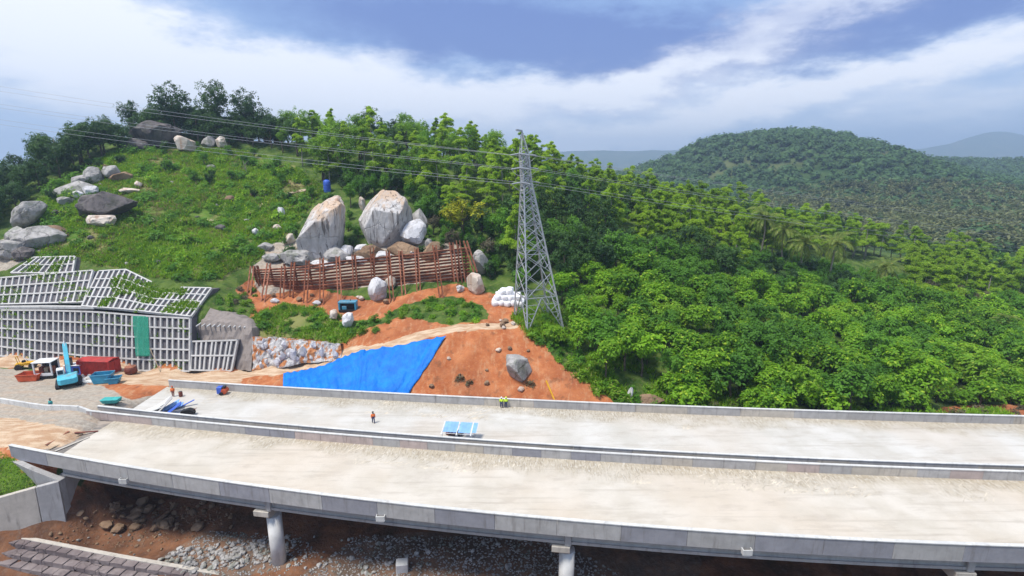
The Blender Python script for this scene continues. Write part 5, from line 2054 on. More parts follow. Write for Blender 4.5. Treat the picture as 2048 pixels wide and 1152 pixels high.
def far_wood():
    r = np.random.default_rng(91)
    bm = bmesh.new()
    bmesh.ops.create_icosphere(bm, subdivisions=2, radius=1)
    base = np.array([v.co[:] for v in bm.verts])
    tri = np.array([[v.index for v in f.verts] for f in bm.faces])
    bm.free()
    protos = []
    for k in range(8):
        w = np.array([1 + .38 * mnoise.noise(Vector(b) * 1.7 + Vector((k * 5, 0, 0))) + .22 * mnoise.noise(Vector(b) * 4 + Vector((0, k * 3, 0))) for b in base])
        protos.append(base * w[:, None] * np.array([1, 1, .85]))
    n = 7500
    X, Y = r.uniform(60, 1150, n * 3), r.uniform(262, 1080, n * 3)
    Z = valley_z(X, Y)
    px, py = sight(np.stack([X, Y, Z + 5], -1))
    dome = ((X - DOME.x) / 260) ** 2 + ((Y - 760) / 300) ** 2
    keep = (px > 1080) & (px < 2120) & (Y < 1060) & ((dome < 1.1) | (Y > 470) | (fbm(X, Y, 90, 2, 4) > -.03))
    keep &= ~((dome < 2) & (Y > 800) & (dome > -1))
    idx = np.nonzero(keep)[0][:n]
    V, F, SZ = [], [], []
    q = 0
    for i in idx:
        s = 1.8 + 5.2 * r.random() ** 1.8
        SZ.append(s)
        s *= .66
        p = protos[r.integers(8)]
        a = r.uniform(0, 6.28)
        ca, sa = math.cos(a), math.sin(a)
        P = np.stack([p[:, 0] * ca - p[:, 1] * sa, p[:, 0] * sa + p[:, 1] * ca, p[:, 2]], -1) * s
        V.append(P + np.array([X[i], Y[i], Z[i] + s * 1.1]))
        F.append(tri + q)
        q += len(p)
    me = np_mesh('far_wood', np.concatenate(V), np.concatenate(F))
    o = link('far_wood', me, L_FAR)
    tag(o, 'dense bluish-green forest covering the dome hill and the valley beyond', 'forest', kind='stuff')
    # leafy sprays breaking the outlines of the crowns
    m = 24
    SZ = np.array(SZ)
    sz = np.repeat(SZ, m)[:, None]
    C = np.repeat(np.stack([X[idx], Y[idx], Z[idx] + SZ * .75], -1), m, 0)
    d = unit(r.normal(0, 1, C.shape) + np.array([0, -.35, .45]))
    C = C + d * sz * r.uniform(.6, 1.12, (len(C), 1)) * np.array([1, 1, .85])
    up = unit(d * .7 + np.array([0, -.15, .7]) + r.normal(0, .3, C.shape))
    s_ = unit(np.cross(up, r.normal(0, 1, C.shape)))
    me = leaf_mesh('far_foliage', leaf_quads(C - s_ * sz * .25, s_, unit(np.cross(up, s_)), sz[:, 0] * r.uniform(.4, .75, len(C)), sz[:, 0] * .4))
    tag(link('far_foliage', me, L_FAR), 'loose leafy tops over the far forest', 'forest', kind='stuff')
    # coconut grove in the valley
    n = 2600
    X, Y = r.uniform(120, 620, n * 2), r.uniform(255, 520, n * 2)
    Z = valley_z(X, Y)
    px, py = sight(np.stack([X, Y, Z + 8], -1))
    k = (px > 1480) & (px < 2120) & (fbm(X, Y, 60, 2, 14) > -.25)
    X, Y, Z = X[k][:n], Y[k][:n], Z[k][:n]
    m = 11
    C = np.repeat(np.stack([X, Y, Z + r.uniform(6, 9.5, len(X))], -1), m, 0)
    a = np.tile(np.arange(m) / m * 2 * np.pi, len(X)) + r.normal(0, .2, len(C))
    d = unit(np.stack([np.cos(a), np.sin(a), r.uniform(-.6, .7, len(C))], -1))
    s_ = np.stack([-np.sin(a), np.cos(a), 0 * a], -1)
    me = leaf_mesh('palm_grove', leaf_quads(C, d, s_, r.uniform(3.0, 4.6, len(C)), 1.3))
    tag(link('palm_grove', me, L_FARP), 'pale coconut grove filling the valley floor beyond the ridge wood', 'palm grove', kind='stuff')


far_wood()

# ------------------------------------------------------------------ machines, skips and stores in the yard
def yard(x, y):
    p = onz(x, y, 0)
    p.z = tz(p.x, p.y)
    return p


def thing_at(name, x, y, rz, label, cat, p=None):
    p = yard(x, y) if p is None else p
    e = empty(name, p, label, cat)
    R = Matrix.Rotation(rz, 4, 'Z')

    def part(nm, mb, mat, bevel=0., parent=None, smooth=False):
        me = mb.mesh(nm, bevel, smooth)
        me.transform(R)
        me.materials.append(mat)
        return link(nm, me, None, parent or e, local=True)
    return e, part


# light blue excavator
ex, part = thing_at('excavator', 138, 765, 2.25, 'light-blue tracked excavator with raised boom in front of the lattice wall', 'excavator')
for s in (-1, 1):
    pr = [(-2.0, s * 1.15, .42), (-1.75, s * 1.15, .06), (1.75, s * 1.15, .06), (2.0, s * 1.15, .42), (1.75, s * 1.15, .82), (-1.75, s * 1.15, .82)]
    t_ = part('track', MB().prism(pr, (0, .55 * s, 0)), M_BLK, .04)
    for k in range(5):
        part('roller', MB().tube([(-1.4 + .7 * k, s * 1.69, .42), (-1.4 + .7 * k, s * 1.76, .42)], .26, 10), M_DKSTEEL, parent=t_)
part('undercarriage', MB().box((0, 0, .62), (1.8, 2.0, .4)), M_DKSTEEL, .03)
part('house', MB().prism([(-2.1, -1.3, 1.0), (1.3, -1.3, 1.0), (1.3, -1.3, 1.75), (-.2, -1.3, 2.05), (-1.9, -1.3, 2.05), (-2.3, -1.3, 1.75), (-2.3, -1.3, 1.1)], (0, 2.6, 0)), M_CYAN, .08)
part('counterweight', MB().prism([(-2.35, -1.34, 1.0), (-2.35, 1.34, 1.0), (-2.75, .9, 1.0), (-2.75, -.9, 1.0)], (0, 0, .95)), M_CYAN, .08)
cb = part('cab', MB().prism([(-.3, .35, 1.75), (1.35, .35, 1.75), (1.35, .35, 2.2), (1.05, .35, 3.0), (-.3, .35, 3.0)], (0, .95, 0)), M_WHT, .05)
part('window', MB().box((.4, 1.32, 2.5), (1.1, .03, .7)), M_GLASS, parent=cb)
part('window', MB().box((-.32, .82, 2.5), (.03, .7, .6)), M_GLASS, parent=cb)
part('window', MB().beam((1.37, .82, 2.2), (1.09, .82, 2.95), .7, .03, (1, 0, .3)), M_GLASS, parent=cb)
part('boom', MB().sweep([(1.1, -.2, 1.7), (2.2, -.2, 3.6), (3.4, -.2, 5.0), (4.3, -.2, 6.0)], .62, .8, (0, 0, 1)), M_CYAN, .04)
part('stick', MB().sweep([(4.2, -.2, 6.3), (4.9, -.2, 4.8), (5.3, -.2, 3.2)], .34, .42, (1, 0, 0)), M_CYAN, .03)
part('boom_cylinder', MB().tube([(1.3, -.2, 1.35), (2.7, -.2, 3.55)], .10, 8), M_STEEL)
part('stick_cylinder', MB().tube([(2.6, -.2, 4.45), (4.35, -.2, 6.6)], .09, 8), M_STEEL)
part('bucket', MB().prism([(5.2, -.75, 3.3), (5.7, -.75, 2.9), (5.5, -.75, 2.1), (4.8, -.75, 1.9), (4.6, -.75, 2.3), (4.95, -.75, 2.9)], (0, 1.1, 0)), M_DKSTEEL, .03)

# white open cabin
ca, part = thing_at('site_cabin', 96, 748, .15, 'small white cabin with open front standing behind the light-blue excavator', 'cabin')
for sx in (-1.35, 1.35):
    for sy in (-1, 1):
        part('corner_post', MB().box((sx, sy, 1.75), (.22, .2, 2.5)), M_WHT, .02)
part('roof', MB().box((0, 0, 3.06), (3.1, 2.4, .14)), M_WHT, .03)
part('back_wall', MB().box((0, 1.0, 1.75), (2.5, .08, 2.4)), M_DKSTEEL)
part('skid_base', MB().box((0, 0, .32), (3.0, 2.3, .55)), M_BLK, .04)
for k in range(3):
    part('crate', MB().box((-.8 + .8 * k, .1, 1.3), (.62, .8, 1.3 - .3 * (k % 2))), (M_BRNP, M_WOOD, M_RUSTL)[k], .03)
part('lower_panel', MB().box((0, -1.02, .85), (2.6, .06, .5)), M_WHT)


def skip_bin(name, x, y, rz, L, W, H, mat, label, slope=.4, step=False):
    e, part = thing_at(name, x, y, rz, label, 'skip')
    pts = lambda y0: [(-L / 2 + slope, y0, .12), (L / 2 - slope, y0, .12), (L / 2, y0, H), (-L / 2, y0, H)]
    part('side_panel', MB().prism(pts(-W / 2), (0, .07, 0)), mat)
    part('side_panel', MB().prism(pts(W / 2 - .07), (0, .07, 0)), mat)
    part('end_panel', MB().beam((-L / 2 + slope, 0, .12), (-L / 2, 0, H), .07, W - .15, (0, 1, 0)), mat)
    part('end_panel', MB().beam((L / 2 - slope, 0, .12), (L / 2, 0, H), .07, W - .15, (0, 1, 0)), mat)
    part('floor_plate', MB().box((0, 0, .16), (L - 2 * slope - .1, W - .16, .08)), mat)
    for s in (-1, 1):
        part('rim', MB().box((0, s * W / 2, H), (L + .1, .14, .1)), mat, .02)
    return e


skip_bin('steel_skip', 62, 753, .1, 3.6, 2.0, 1.25, M_ORAN, 'open orange-red steel skip at the yard edge beside the white cabin')
skip_bin('steel_skip', 207, 761, .25, 3.0, 1.9, 1.6, M_BLUEM, 'larger blue open skip in front of the red container')
skip_bin('steel_skip', 229, 763, .3, 2.0, 1.5, 1.1, M_BLUEM, 'smaller blue open skip beside the larger blue one')

# red container
ct, part = thing_at('shipping_container', 200, 742, -.08, 'red steel container parked at the foot of the lattice wall', 'container')
part('body', MB().box((0, 0, 1.35), (5.9, 2.3, 2.3)), M_REDC, .03)
for sx in (-2.97, 2.97):
    for sy in (-1.18, 1.18):
        part('corner_post', MB().box((sx, sy, 1.33), (.16, .16, 2.6)), M_REDC, .01)
for sy in (-1.18, 1.18):
    for z in (.12, 2.58):
        part('rail', MB().box((0, sy, z), (5.8, .14, .16)), M_REDC)
for k in range(22):
    part('corrugation', MB().box((-2.75 + k * .262, -1.185, 1.35), (.13, .07, 2.2)), M_REDC)
part('roof_sheet', MB().prism([(-3.0, -1.28, 2.66), (-3.0, 1.28, 2.66), (-3.0, 0, 2.95)], (6.0, 0, 0)), M_REDC)
part('door', MB().box((3.02, -.56, 1.35), (.07, 1.08, 2.3)), M_REDC, .02)
part('door', MB().box((3.02, .56, 1.35), (.07, 1.08, 2.3)), M_REDC, .02)

# brown tank
tk, part = thing_at('water_tank', 262, 741, .2, 'small rust-brown covered tank beside the red container', 'tank')
part('tank_body', MB().tube([(0, 0, .15), (0, 0, .25), (0, 0, 1.1), (0, 0, 1.25)], [.8, .98, .98, .85], 20), M_BRNP, smooth=True)
part('lid', MB().tube([(0, 0, 1.24), (0, 0, 1.36), (0, 0, 1.46)], [.9, .86, .3], 20), M_RUSTL)
for k in range(4):
    a = k * math.pi / 2 + .4
    part('foot', MB().box((.7 * math.cos(a), .7 * math.sin(a), .1), (.2, .2, .3)), M_DKSTEEL)

# yellow roller
rl, part = thing_at('road_roller', 51, 726, .5, 'small yellow roller parked at the foot of the wall', 'roller')
part('drum', MB().tube([(1.0, -.7, .55), (1.0, .7, .55)], .55, 20), M_DKSTEEL)
part('drum', MB().tube([(-1.0, -.7, .55), (-1.0, .7, .55)], .55, 20), M_DKSTEEL)
part('body', MB().prism([(-1.5, -.5, .8), (1.4, -.5, .8), (1.5, -.5, 1.2), (.3, -.5, 1.35), (-1.4, -.5, 1.25)], (0, 1.0, 0)), M_YEL, .06)
part('seat', MB().box((-.2, 0, 1.5), (.5, .5, .4)), M_BLK, .05)
part('roll_bar', MB().sweep([(-.9, -.45, 1.2), (-1.1, -.45, 2.6), (-1.1, .45, 2.6), (-.9, .45, 1.2)], .1, .1, (1, 0, .1)), M_YEL)
part('handle', MB().tube([(.4, 0, 1.3), (.25, 0, 1.8)], .04, 6), M_BLK)

# generator behind the excavator
ge, part = thing_at('generator', 152, 744, .05, 'dark-blue generator with a white canopy behind the light-blue excavator', 'generator')
part('housing', MB().box((0, 0, 1.1), (2.6, 1.3, 1.6)), M_SHEETD, .04)
part('canopy', MB().box((0, 0, 2.05), (2.9, 1.6, .12)), M_WHT, .03)
part('skid', MB().box((0, 0, .18), (2.7, 1.2, .3)), M_BLK, .02)
part('grille', MB().box((.6, -.67, 1.1), (.9, .04, .9)), M_BLK)

# broken concrete beside the excavator
for i in range(16):
    p = yard(random.uniform(160, 186), random.uniform(743, 763))
    me = rock_mesh((random.uniform(.3, .8), random.uniform(.3, .6), random.uniform(.2, .5)), 700 + i, 2, .35, 6)
    me.transform(Matrix.Translation(p + Vector((0, 0, .15))))
    o = link('concrete_lump', me, M_CONW)
    tag(grounded(o), 'lump of broken white concrete heaped beside the light-blue excavator', 'rubble', 'broken concrete beside the excavator')

# blue drilling compressor on the bench under the fence
p = ground_at(697, 622)
cp, part = thing_at('compressor', 0, 0, .06, 'blue machine with dark open front on the bench below the rusty fence', 'machine', p)
part('skid', MB().box((0, 0, .15), (3.5, 1.6, .4)), M_BLK, .03)
for sx in (-1.6, 1.6):
    part('side_frame', MB().box((sx, 0, 1.15), (.35, 1.6, 1.7)), M_BLUEM, .06)
part('hood', MB().box((0, .05, 1.85), (3.6, 1.7, .4)), M_BLUEM, .08)
part('engine', MB().box((0, .2, .95), (2.7, 1.0, 1.3)), M_BLK, .08)
part('exhaust', MB().tube([(.5, 0, 2.0), (.5, 0, 2.5)], .07, 8), M_DKSTEEL)
part('panel', MB().box((-.6, -.75, .8), (.9, .1, .7)), M_BLUEM, .03)

# blue sheeted store in the trees above the tall boulder
p = ground_at(655, 384)
st, part = thing_at('water_tank', 0, 0, .1, 'upright deep-blue plastic tank at the dark wood edge', 'tank', p)
part('tank_body', MB().tube([(0, 0, -.3), (0, 0, .1), (0, 0, 1.2), (0, 0, 2.4), (0, 0, 3.0), (0, 0, 3.3)], [.9, 1.0, 1.02, 1.0, .95, .6], 24), M_SHEETD, smooth=True)
for z in (.6, 1.3, 2.0):
    part('hoop', MB().tube([(0, 0, z - .06), (0, 0, z + .06)], 1.06, 24), M_SHEETD)
part('lid', MB().tube([(0, 0, 3.25), (0, 0, 3.45)], .45, 16), M_SHEETD)

# ------------------------------------------------------------------ things standing on and beside the bridge decks
def deck_thing(name, x, y, rz, label, cat, z=0.):
    return thing_at(name, 0, 0, rz, label, cat, onz(x, y, z))


# open shelter with blue roof sheets
sh, part = deck_thing('work_shelter', 920, 879, -.12, 'light steel shelter with three blue roof sheets on the far deck', 'shelter')
for k, sx in enumerate((-2.4, -.2, 1.9)):
    part('post', MB().beam((sx, -.9, 0), (sx, -.9, 1.55), .07, .07), M_WHT)
    part('post', MB().beam((sx, 1.1, 0), (sx, 1.1, 2.25), .07, .07), M_WHT)
    part('rafter', MB().beam((sx - .1, -1.2, 1.5), (sx - .1, 1.4, 2.36), .09, .08), M_WHT)
part('eave_bar', MB().beam((-2.6, -.9, 1.58), (2.2, -.9, 1.58), .06, .06), M_WHT)
part('eave_bar', MB().beam((-2.6, 1.1, 2.24), (2.2, 1.1, 2.24), .06, .06), M_WHT)
for k, (xa, xb) in enumerate(((-2.35, -.35), (-.1, 1.65), (1.85, 2.5))):
    m = MB()
    for i in range(8):
        xm = lerp(xa, xb, (i + .5) / 8)
        m.beam((xm, -.75 + .2 * (k == 2), 1.72 + .03 * (i % 2)), (xm, 1.3, 2.42 + .03 * (i % 2)), (xb - xa) / 8 + .005, .02, (0, -.3, 1))
    part('roof_sheet', m, M_SHEET)
sh.scale = (.92, .92, .8)
# tools under it
for i, (x, s, lab) in enumerate(((903, 1.0, 'dark bundle of covered tools lying under the blue-roofed shelter'), (919, .62, 'small black upright motor beside the tool bundle under the shelter'))):
    me = rock_mesh((.85 * s, .4, .36), 801 + i, 3, .4, 3)
    me.transform(Matrix.Translation(onz(x, 871, .0) + Vector((0, .2, .33))))
    o = link('tool_bundle', me, M_BRNP if i == 0 else M_BLK, smooth=True)
    tag(grounded(o), lab, 'tools')

# leaning formwork sheets at the left end of the far deck
for i, (x, y, w, d, tl, rz, mt, lab) in enumerate([(310, 822, 2.6, 1.6, .25, .5, M_CONW, 'grey sheet lying flat at the end of the formwork pile'), (325, 818, 3.0, 1.6, .5, .55, M_CONW, 'long pale board leaning on the formwork pile'), (332, 822, 2.8, 1.3, .75, .6, M_CON, 'grey panel leaning under the blue sheets'),
                                                   (343, 818, 2.4, 1.5, .4, .5, M_SHEET, 'light-blue sheet on top of the formwork pile'), (352, 816, 2.0, 1.5, .2, .4, M_SHEET, 'light-blue sheet spread beyond the formwork pile'), (350, 825, 2.2, 1.2, .6, .5, M_SHEETD, 'deep-blue sheet leaning in the middle of the formwork pile'),
                                                   (376, 812, 2.0, .35, .35, .55, M_SHEETD, 'narrow blue board leaning at the right of the formwork pile')]):
    p = onz(x, y, 0)
    R3 = Matrix.Rotation(rz, 3, 'Z') @ Matrix.Rotation(-tl, 3, 'Y')
    m = MB().box(p + Vector((0, 0, .12 + .5 * w * math.sin(tl))), (w, d, .07), R3)
    tag(grounded(m.build('formwork_sheet', mt, None, .01)), lab, 'sheet')
mt_, part = deck_thing('concrete_mixer', 376, 830, .1, 'low black machine with wheels beside the blue formwork sheets', 'machine')
part('body', MB().prism([(-.9, -.4, .3), (.9, -.4, .3), (1.0, -.4, .8), (.3, -.4, 1.05), (-.8, -.4, .8)], (0, .8, 0)), M_BLK, .06)
for sx in (-.55, .6):
    for sy in (-.5, .5):
        part('wheel', MB().tube([(sx, sy - .07, .3), (sx, sy + .07, .3)], .3, 14), M_BLK)
part('handle', MB().tube([(.9, 0, .8), (1.4, 0, 1.1)], .04, 6), M_BRNP)


def drum(x, y, mat, label, s=1.):
    e, part = deck_thing('steel_drum', x, y, 0, label, 'drum')
    part('drum_body', MB().tube([(0, 0, 0), (0, 0, .04), (0, 0, .9 * s), (0, 0, .94 * s)], [.28 * s, .31 * s, .31 * s, .28 * s], 16), mat, smooth=True)
    for z in (.3, .6):
        part('hoop', MB().tube([(0, 0, (z - .02) * s), (0, 0, (z + .02) * s)], .335 * s, 16), mat)
    part('lid', MB().tube([(0, 0, .94 * s), (0, 0, .96 * s)], .27 * s, 16), M_DKSTEEL)


drum(362, 793, M_BRNP, 'dark brown drum standing on the dirt at the end of the far deck', .9)
cmx, part = deck_thing('air_compressor', 446, 788, .1, 'small navy and orange engine on wheels beside the far barrier', 'machine')
part('engine_box', MB().box((-.35, 0, .75), (.8, .9, 1.1)), M_SHEETD, .05)
part('tank', MB().tube([(.35, -.5, .6), (.35, .5, .6)], .45, 14), M_ORAN, smooth=False)
part('hood', MB().box((.3, 0, 1.2), (.5, .8, .25)), M_BLK, .05)
for sy in (-.6, .6):
    part('wheel', MB().tube([(0, sy - .06, .28), (0, sy + .06, .28)], .28, 14), M_BLK)

# teal wheelbarrow behind the median end
wb, part = deck_thing('wheelbarrow', 226, 815, .1, 'teal wheelbarrow standing behind the end of the median barrier', 'wheelbarrow', .0)
part('tray', MB().prism([(-1.0, -.6, .9), (1.0, -.6, .9), (1.25, -.8, 1.55), (-1.25, -.8, 1.55)], (0, 1.3, 0)), M_TEAL, .05)
part('wheel', MB().tube([(-1.1, -.07, .34), (-1.1, .07, .34)], .34, 14), M_BLK)
for sy in (-.4, .4):
    part('shaft', MB().beam((-1.2, sy, .45), (1.7, sy, 1.0), .07, .07), M_DKSTEEL)
    part('leg', MB().beam((.7, sy, 0), (.7, sy, .85), .06, .06), M_DKSTEEL)

# yellow pole leaning behind the far barrier
p0, p1 = ground_at(1110, 802), at(1092, 768, 77.5)
tag(grounded(MB().beam(p0 + Vector((0, 0, -.2)), p1 + Vector((0, 0, .6)), .22, .16).build('timber_prop', M_YEL, None, .02)), 'yellow timber prop leaning on the red bank behind the far barrier', 'prop')


# ------------------------------------------------------------------ people
def skin_mesh(name, verts, edges, radii, mat, parent, root=0):
    me = bpy.data.meshes.new(name)
    me.from_pydata([tuple(v) for v in verts], edges, [])
    me.materials.append(mat)
    o = bpy.data.objects.new(name, me)
    COL.objects.link(o)
    o.parent = parent
    md = o.modifiers.new('skin', 'SKIN')
    md.use_smooth_shade = True
    for i, r in enumerate(radii):
        sv = me.skin_vertices[0].data[i]
        sv.radius = (r, r) if not isinstance(r, tuple) else r
        sv.use_root = (i == root)
    sb = o.modifiers.new('subdivision', 'SUBSURF')
    sb.levels = sb.render_levels = 1
    return o


def person(P, rz, label, top, trousers, helmet, stride=.1, arms=.16):
    e = empty('person', P, label, 'person', rz=rz)
    # joints: pelvis chest neck head, arms, legs
    J = [(0, 0, .95), (0, 0, 1.15), (0, 0, 1.38), (0, 0, 1.50), (0, .01, 1.60), (0, .01, 1.70),
         (-.20, 0, 1.38), (-.27, .02, 1.12), (-.25, -.10, .88), (-.24, -.14, .80),
         (.20, 0, 1.38), (.27, .02, 1.12), (.25, -.10, .88), (.24, -.14, .80),
         (-.10, 0, .90), (-.12, -stride * .4, .50), (-.12, stride, .08), (-.12, stride - .16, .04),
         (.10, 0, .90), (.12, -stride * .4, .50), (.12, -stride, .08), (.12, -stride - .16, .04)]
    E_ = [(0, 1), (1, 2), (2, 3), (3, 4), (4, 5), (2, 6), (6, 7), (7, 8), (8, 9), (2, 10), (10, 11), (11, 12), (12, 13), (0, 14), (14, 15), (15, 16), (16, 17), (0, 18), (18, 19), (19, 20), (20, 21)]
    Rr = [.14, .15, .15, .06, .10, .09, .07, .05, .038, .035, .07, .05, .038, .035, .09, .065, .045, .045, .09, .065, .045, .045]
    skin_mesh('body', J, E_, Rr, M_SKIN, e)
    idx = [0, 1, 2, 6, 7, 8, 10, 11, 12]
    m_ = {v: i for i, v in enumerate(idx)}
    skin_mesh('jacket', [J[i] for i in idx], [(m_[a], m_[b]) for a, b in E_ if a in m_ and b in m_], [.185, .19, .18, .10, .075, .06, .10, .075, .06], top, e)
    idx = [0, 14, 15, 16, 18, 19, 20]
    m_ = {v: i for i, v in enumerate(idx)}
    skin_mesh('trousers', [J[i] for i in idx], [(m_[a], m_[b]) for a, b in E_ if a in m_ and b in m_], [.16, .115, .09, .075, .115, .09, .075], trousers, e)
    me = MB().tube([(0, .01, 1.68), (0, .01, 1.71), (0, .01, 1.78), (0, .01, 1.82)], [.16, .13, .11, .04], 14).mesh('helmet', smooth=True)
    me.materials.append(helmet)
    h = bpy.data.objects.new('helmet', me)
    COL.objects.link(h)
    h.parent = e
    return e


person(onz(747, 846, 0), .4, 'person in an orange jacket and dark trousers walking across the far deck', M_HIOR, M_NAVY, M_DKSTEEL, .16)
person(onz(1003, 815.5, 0), 3.1, 'person in yellow vest and white helmet at the far barrier, with hands at sides', M_HIVIS, M_NAVY, M_WHT, .03)
person(onz(1012, 815.5, 0), 3.3, 'person in yellow vest beside the far barrier, right shoulder next to open wall', M_HIVIS, M_NAVY, M_HIVIS, .05)
person(onz(347, 793, 0), .2, 'person in an orange top crouched on the dirt near the brown drum', M_HIOR, M_BRNP, M_ORAN, .1)
person(yard(97, 822) + Vector((0, .6, -.15)), 0, 'person in a teal jacket standing behind the low roadside barrier', M_TEAL, M_NAVY, M_DKSTEEL, .05)

# ------------------------------------------------------------------ footpath on the hillside
V, F = [], []
pp = [(300, 441), (350, 444), (410, 443), (470, 440), (484, 438), (510, 420), (540, 400), (590, 385), (640, 376)]
W3 = []
for i in range(len(pp) - 1):
    for k in range(4):
        W3.append(ground_at(lerp(pp[i][0], pp[i + 1][0], k / 4), lerp(pp[i][1], pp[i + 1][1], k / 4), 100))
for i, p in enumerate(W3):
    d = (W3[min(i + 1, len(W3) - 1)] - W3[max(0, i - 1)])
    n = Vector((-d.y, d.x, 0)).normalized() * (.5 + .15 * mnoise.noise(Vector((i * .7, 0, 0))))
    for s in (-1, 1):
        q = p + n * s
        V.append((q.x, q.y, tz(q.x, q.y) + .22))
for i in range(len(W3) - 1):
    F.append((2 * i, 2 * i + 1, 2 * i + 3, 2 * i + 2))
o = link('footpath', np_mesh('footpath', V, F), plain('trodden_earth', (.36, .29, .20), .25, 1.2, .95))
o['kind'] = 'structure'

# ------------------------------------------------------------------ ground under and before the near bridge
rock_pool = [rock_mesh((1, random.uniform(.7, 1), random.uniform(.5, .8)), 900 + i, 2, .35, 7) for i in range(8)]
for i, me in enumerate(rock_pool):
    me.materials.append(M_RBROWN if i < 4 else M_RGREY)


def drop_rock(X, Y, s, me, label, group, cat='rock'):
    o = bpy.data.objects.new('broken_stone' if 'grey' in label else 'loose_stone' if 'stone' in label else 'rock', me)
    COL.objects.link(o)
    o.location = (X, Y, tz(X, Y) + s * .3)
    o.rotation_euler = (random.uniform(-.5, .5), random.uniform(-.5, .5), random.uniform(0, 6.28))
    o.scale = (s, s, s)
    tag(o, label, cat, group)


def rav(x, y, z=-9):
    """ground under the decks: march the sight from near to far"""
    r = ray(x, y)
    Yv = np.arange(40, 82, .2)
    X = r[0] / r[1] * Yv
    hit = np.nonzero(CAMH + r[2] / r[1] * Yv < terrain_z(X, Yv))[0]
    return (X[hit[0]], Yv[hit[0]]) if len(hit) else tuple(onz(x, y, z)[:2])


for i in range(75):
    X, Y = rav(random.triangular(150, 470, 330), random.uniform(1006, 1062))
    drop_rock(X, Y, random.choice([.3, .35, .4, .5, .7, .95]), rock_pool[random.randrange(4)], 'angular brown rock in the heap under the near bridge by the abutment', 'brown rock heap under the bridge')
for i in range(210):
    t = random.random()
    X, Y = rav(lerp(340, 580, t) + random.uniform(-30, 30), lerp(1128, 1098, t) + random.uniform(-24, 26))
    drop_rock(X, Y, random.uniform(.16, .42), rock_pool[4 + random.randrange(4)], 'pale grey broken stone in the bank at the foot of the first pier', 'grey stone bank by the first pier')
for i in range(60):
    X, Y = rav(random.uniform(560, 1050), random.uniform(1075, 1150))
    drop_rock(X, Y, random.uniform(.15, .4), rock_pool[4 + random.randrange(4)], 'grey stone scattered on the shaded slope between the two piers', 'stones on the shaded slope')
for i in range(40):
    X, Y = rav(random.uniform(60, 330), random.uniform(1070, 1130))
    drop_rock(X, Y, random.uniform(.12, .32), rock_pool[random.randrange(8)], 'small stone scattered on the bare earth above the stepped wall', 'stones on the bare earth')
X, Y = rav(805, 1142)
m = MB().box((X, Y, tz(X, Y) + .55), (1.35, 1.1, 1.3), Matrix.Rotation(.15, 3, 'Z') @ Matrix.Rotation(.1, 3, 'X'))
tag(grounded(m.build('concrete_block', M_CONW, None, .06)), 'square pale concrete block lying on the shaded slope between the piers', 'block')


def pebbles(name, polys, n, mat, label, s0, s1, seed):
    r = np.random.default_rng(seed)
    X, Y = r.uniform(-64, 20, n), r.uniform(44, 76, n)
    Z = terrain_z(X, Y)
    px, py = sight(np.stack([X, Y, Z], -1))
    k = np.zeros(n, bool)
    for p in polys:
        k |= inpoly(px, py, p)
    C = np.stack([X, Y, Z], -1)[k]
    octv = np.array([(1, 0, 0), (-1, 0, 0), (0, 1, 0), (0, -1, 0), (0, 0, 1), (0, 0, -1.)])
    octf = np.array([(0, 2, 4), (2, 1, 4), (1, 3, 4), (3, 0, 4), (2, 0, 5), (1, 2, 5), (3, 1, 5), (0, 3, 5)])
    s = r.uniform(s0, s1, (len(C), 1, 1))
    V = C[:, None] + (octv[None] + r.normal(0, .25, (len(C), 6, 3))) * s * np.array([1, 1, .7])
    F = octf[None] + 6 * np.arange(len(C))[:, None, None]
    tag(link(name, np_mesh(name, V.reshape(-1, 3), F.reshape(-1, 3)), mat), label, 'gravel', kind='stuff')


pebbles('gravel', [[(330, 1110), (420, 1062), (600, 1070), (640, 1110), (560, 1152), (330, 1152)], [(600, 1152), (720, 1070), (1100, 1075), (1250, 1152)]], 26000, M_RGREY, 'broken grey gravel under the near bridge', .07, .2, 5)
pebbles('loose_rubble', [[(120, 1060), (200, 1010), (480, 1010), (420, 1075), (200, 1100), (60, 1090)]], 9000, M_RBROWN, 'loose brown rubble around the rock heap under the bridge', .06, .22, 6)

# stepped rubble wall in the foreground
sw = empty('stepped_stone_wall', onz(150, 1120, -10), 'stepped purplish rubble-stone wall below the abutment wing wall', 'stone wall')
top = [onz(-120, 1055, -8.3), onz(40, 1083, -8.6), onz(230, 1120, -9.3), onz(400, 1150, -10.1), onz(520, 1170, -10.5)]
for c in range(4):
    X = 0
    for i in range(len(top) - 1):
        a, b = top[i], top[i + 1]
        L = (b - a).length
        d = (b - a).normalized()
        nrm_ = Vector((d.y, -d.x, 0))
        n = max(1, round(L / 1.5))
        for k in range(n):
            w = L / n
            ctr = a + d * (w * (k + .5 + .3 * (c % 2) - .15)) + nrm_ * (c * .95) + Vector((0, 0, -.25 - .62 * c + random.uniform(-.06, .06)))
            me = rock_mesh((w * .56, .62 + random.uniform(-.06, .06), .40), 1000 + c * 97 + i * 13 + k, 2, .22, 8, .8)
            # squared masonry block
            for v in me.vertices:
                for ax, lim in ((0, w * .485), (1, .5), (2, .31)):
                    v.co[ax] = max(-lim, min(lim, v.co[ax] * 1.7))
            me.transform(Matrix.Rotation(math.atan2(d.y, d.x), 4, 'Z'))
            me.transform(Matrix.Translation(ctr))
            link('stone_block', me, M_GABION, sw)
cop = MB().sweep([p + Vector((.0, .55, .02)) for p in top], .5, .34, (0, 0, 1))
cop.build('coping', M_CONT, sw, .03)


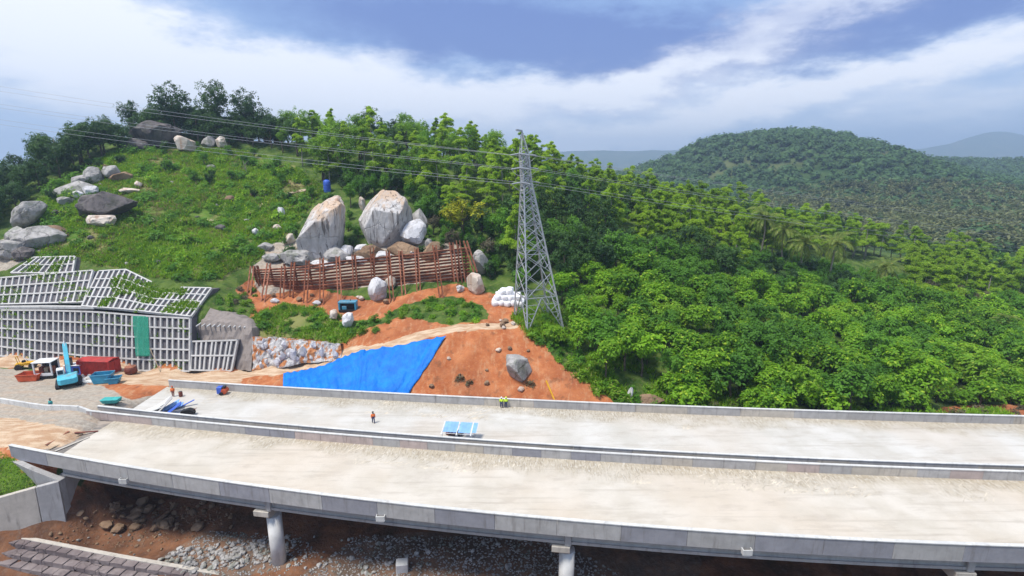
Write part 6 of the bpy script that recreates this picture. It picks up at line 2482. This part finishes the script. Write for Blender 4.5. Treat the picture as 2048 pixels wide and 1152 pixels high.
# ------------------------------------------------------------------ dried mud left on the decks
def mud(name, f, dy0, dy1, x0, x1, n, seed, label):
    r = np.random.default_rng(seed)
    X = r.uniform(x0, x1, n)
    dep = dy0 + (dy1 - dy0) * r.random(n) ** 2.0
    k = fbm(X, dep, 5, 2, seed) + .1 > .12 * r.random(n) + .18 * np.abs(dep / max(abs(dy0), abs(dy1)))
    X, dep = X[k], dep[k]
    Y = np.array([f(x) for x in X]) + dep
    m = len(X)
    a = r.normal(.75, .35, m)
    L = r.uniform(.2, 1.0, m)
    W = r.uniform(.04, .10, m)
    H = r.uniform(.01, .035, m)
    u = np.stack([np.cos(a), np.sin(a)], -1)
    v = np.stack([-u[:, 1], u[:, 0]], -1)
    C = np.stack([X, Y], -1)
    ring = [(-1, 0, 0), (-.4, -.8, 0), (.5, -.9, 0), (1, 0, 0), (.4, .8, 0), (-.5, .9, 0), (.1, .1, 1)]
    P = []
    for (p, q, h) in ring:
        xy = C + u * (L * p)[:, None] + v * (W * q)[:, None]
        P.append(np.concatenate([xy, (H * h + .002)[:, None]], 1))
    V = np.stack(P, 1).reshape(-1, 3)
    F = (np.array([(i, (i + 1) % 6, 6) for i in range(6)])[None] + 7 * np.arange(m)[:, None, None]).reshape(-1, 3)
    tag(link(name, np_mesh(name, V, F), M_MUD), label, 'mud', kind='stuff')


M_MUD = plain('dried_mud', (.47, .42, .34), .3, .8, .95)
mud('dried_mud', lambda x: B3(x), -4.2, -.25, -56, 92, 1700, 3, 'ridges of dried mud along the median side of the near deck')
mud('dried_mud', lambda x: B1(x), -4.5, -.25, -56, 30, 1100, 4, 'ridges of dried mud along the far side of the far deck')

# planks and loose stones at the deck ends
for i, (x0, y0, x1, y1, lab) in enumerate([(98, 898, 165, 868, 'long pale plank lying across the end of the near deck'), (110, 902, 178, 874, 'second pale plank beside the long one at the end of the near deck'), (92, 893, 140, 872, 'orange-brown plank at the end of the near deck'), (150, 872, 196, 862, 'short dark plank near the median end')]):
    a, b = onz(x0, y0, .08), onz(x1, y1, .08)
    for q_ in (a, b):
        q_.z = max(.06, tz(q_.x, q_.y) + .08)
    m = MB().beam(a, b, .30, .07)
    tag(grounded(m.build('timber_plank', (M_WOOD, M_CONT, M_RUSTL, M_BRNP)[i])), lab, 'plank')
for i in range(46):
    X = random.uniform(-52, -36)
    Y = B1(X) + random.uniform(.9, 2.6)
    drop_rock(X, Y, random.uniform(.14, .34), rock_pool[random.randrange(8)], 'loose stone heaped behind the left end of the far barrier', 'stones behind the far barrier')

# ------------------------------------------------------------------ haze: one box of even, thin air round the whole place
def haze_mat():
    m = bpy.data.materials.new('haze')
    m.use_nodes = True
    nt = m.node_tree
    nt.nodes.clear()
    out = nt.nodes.new('ShaderNodeOutputMaterial')
    v = nt.nodes.new('ShaderNodeVolumePrincipled')
    v.inputs['Color'].default_value = (.58, .77, 1.0, 1)
    v.inputs['Density'].default_value = .00031
    v.inputs['Anisotropy'].default_value = .2
    nt.links.new(v.outputs[0], out.inputs['Volume'])
    return m


hz = MB().box((1800, 2400, 146), (9400, 6900, 320)).build('haze', haze_mat())
hz['kind'] = 'stuff'
tag(hz, 'thin bluish haze in the air over the valley', 'haze')
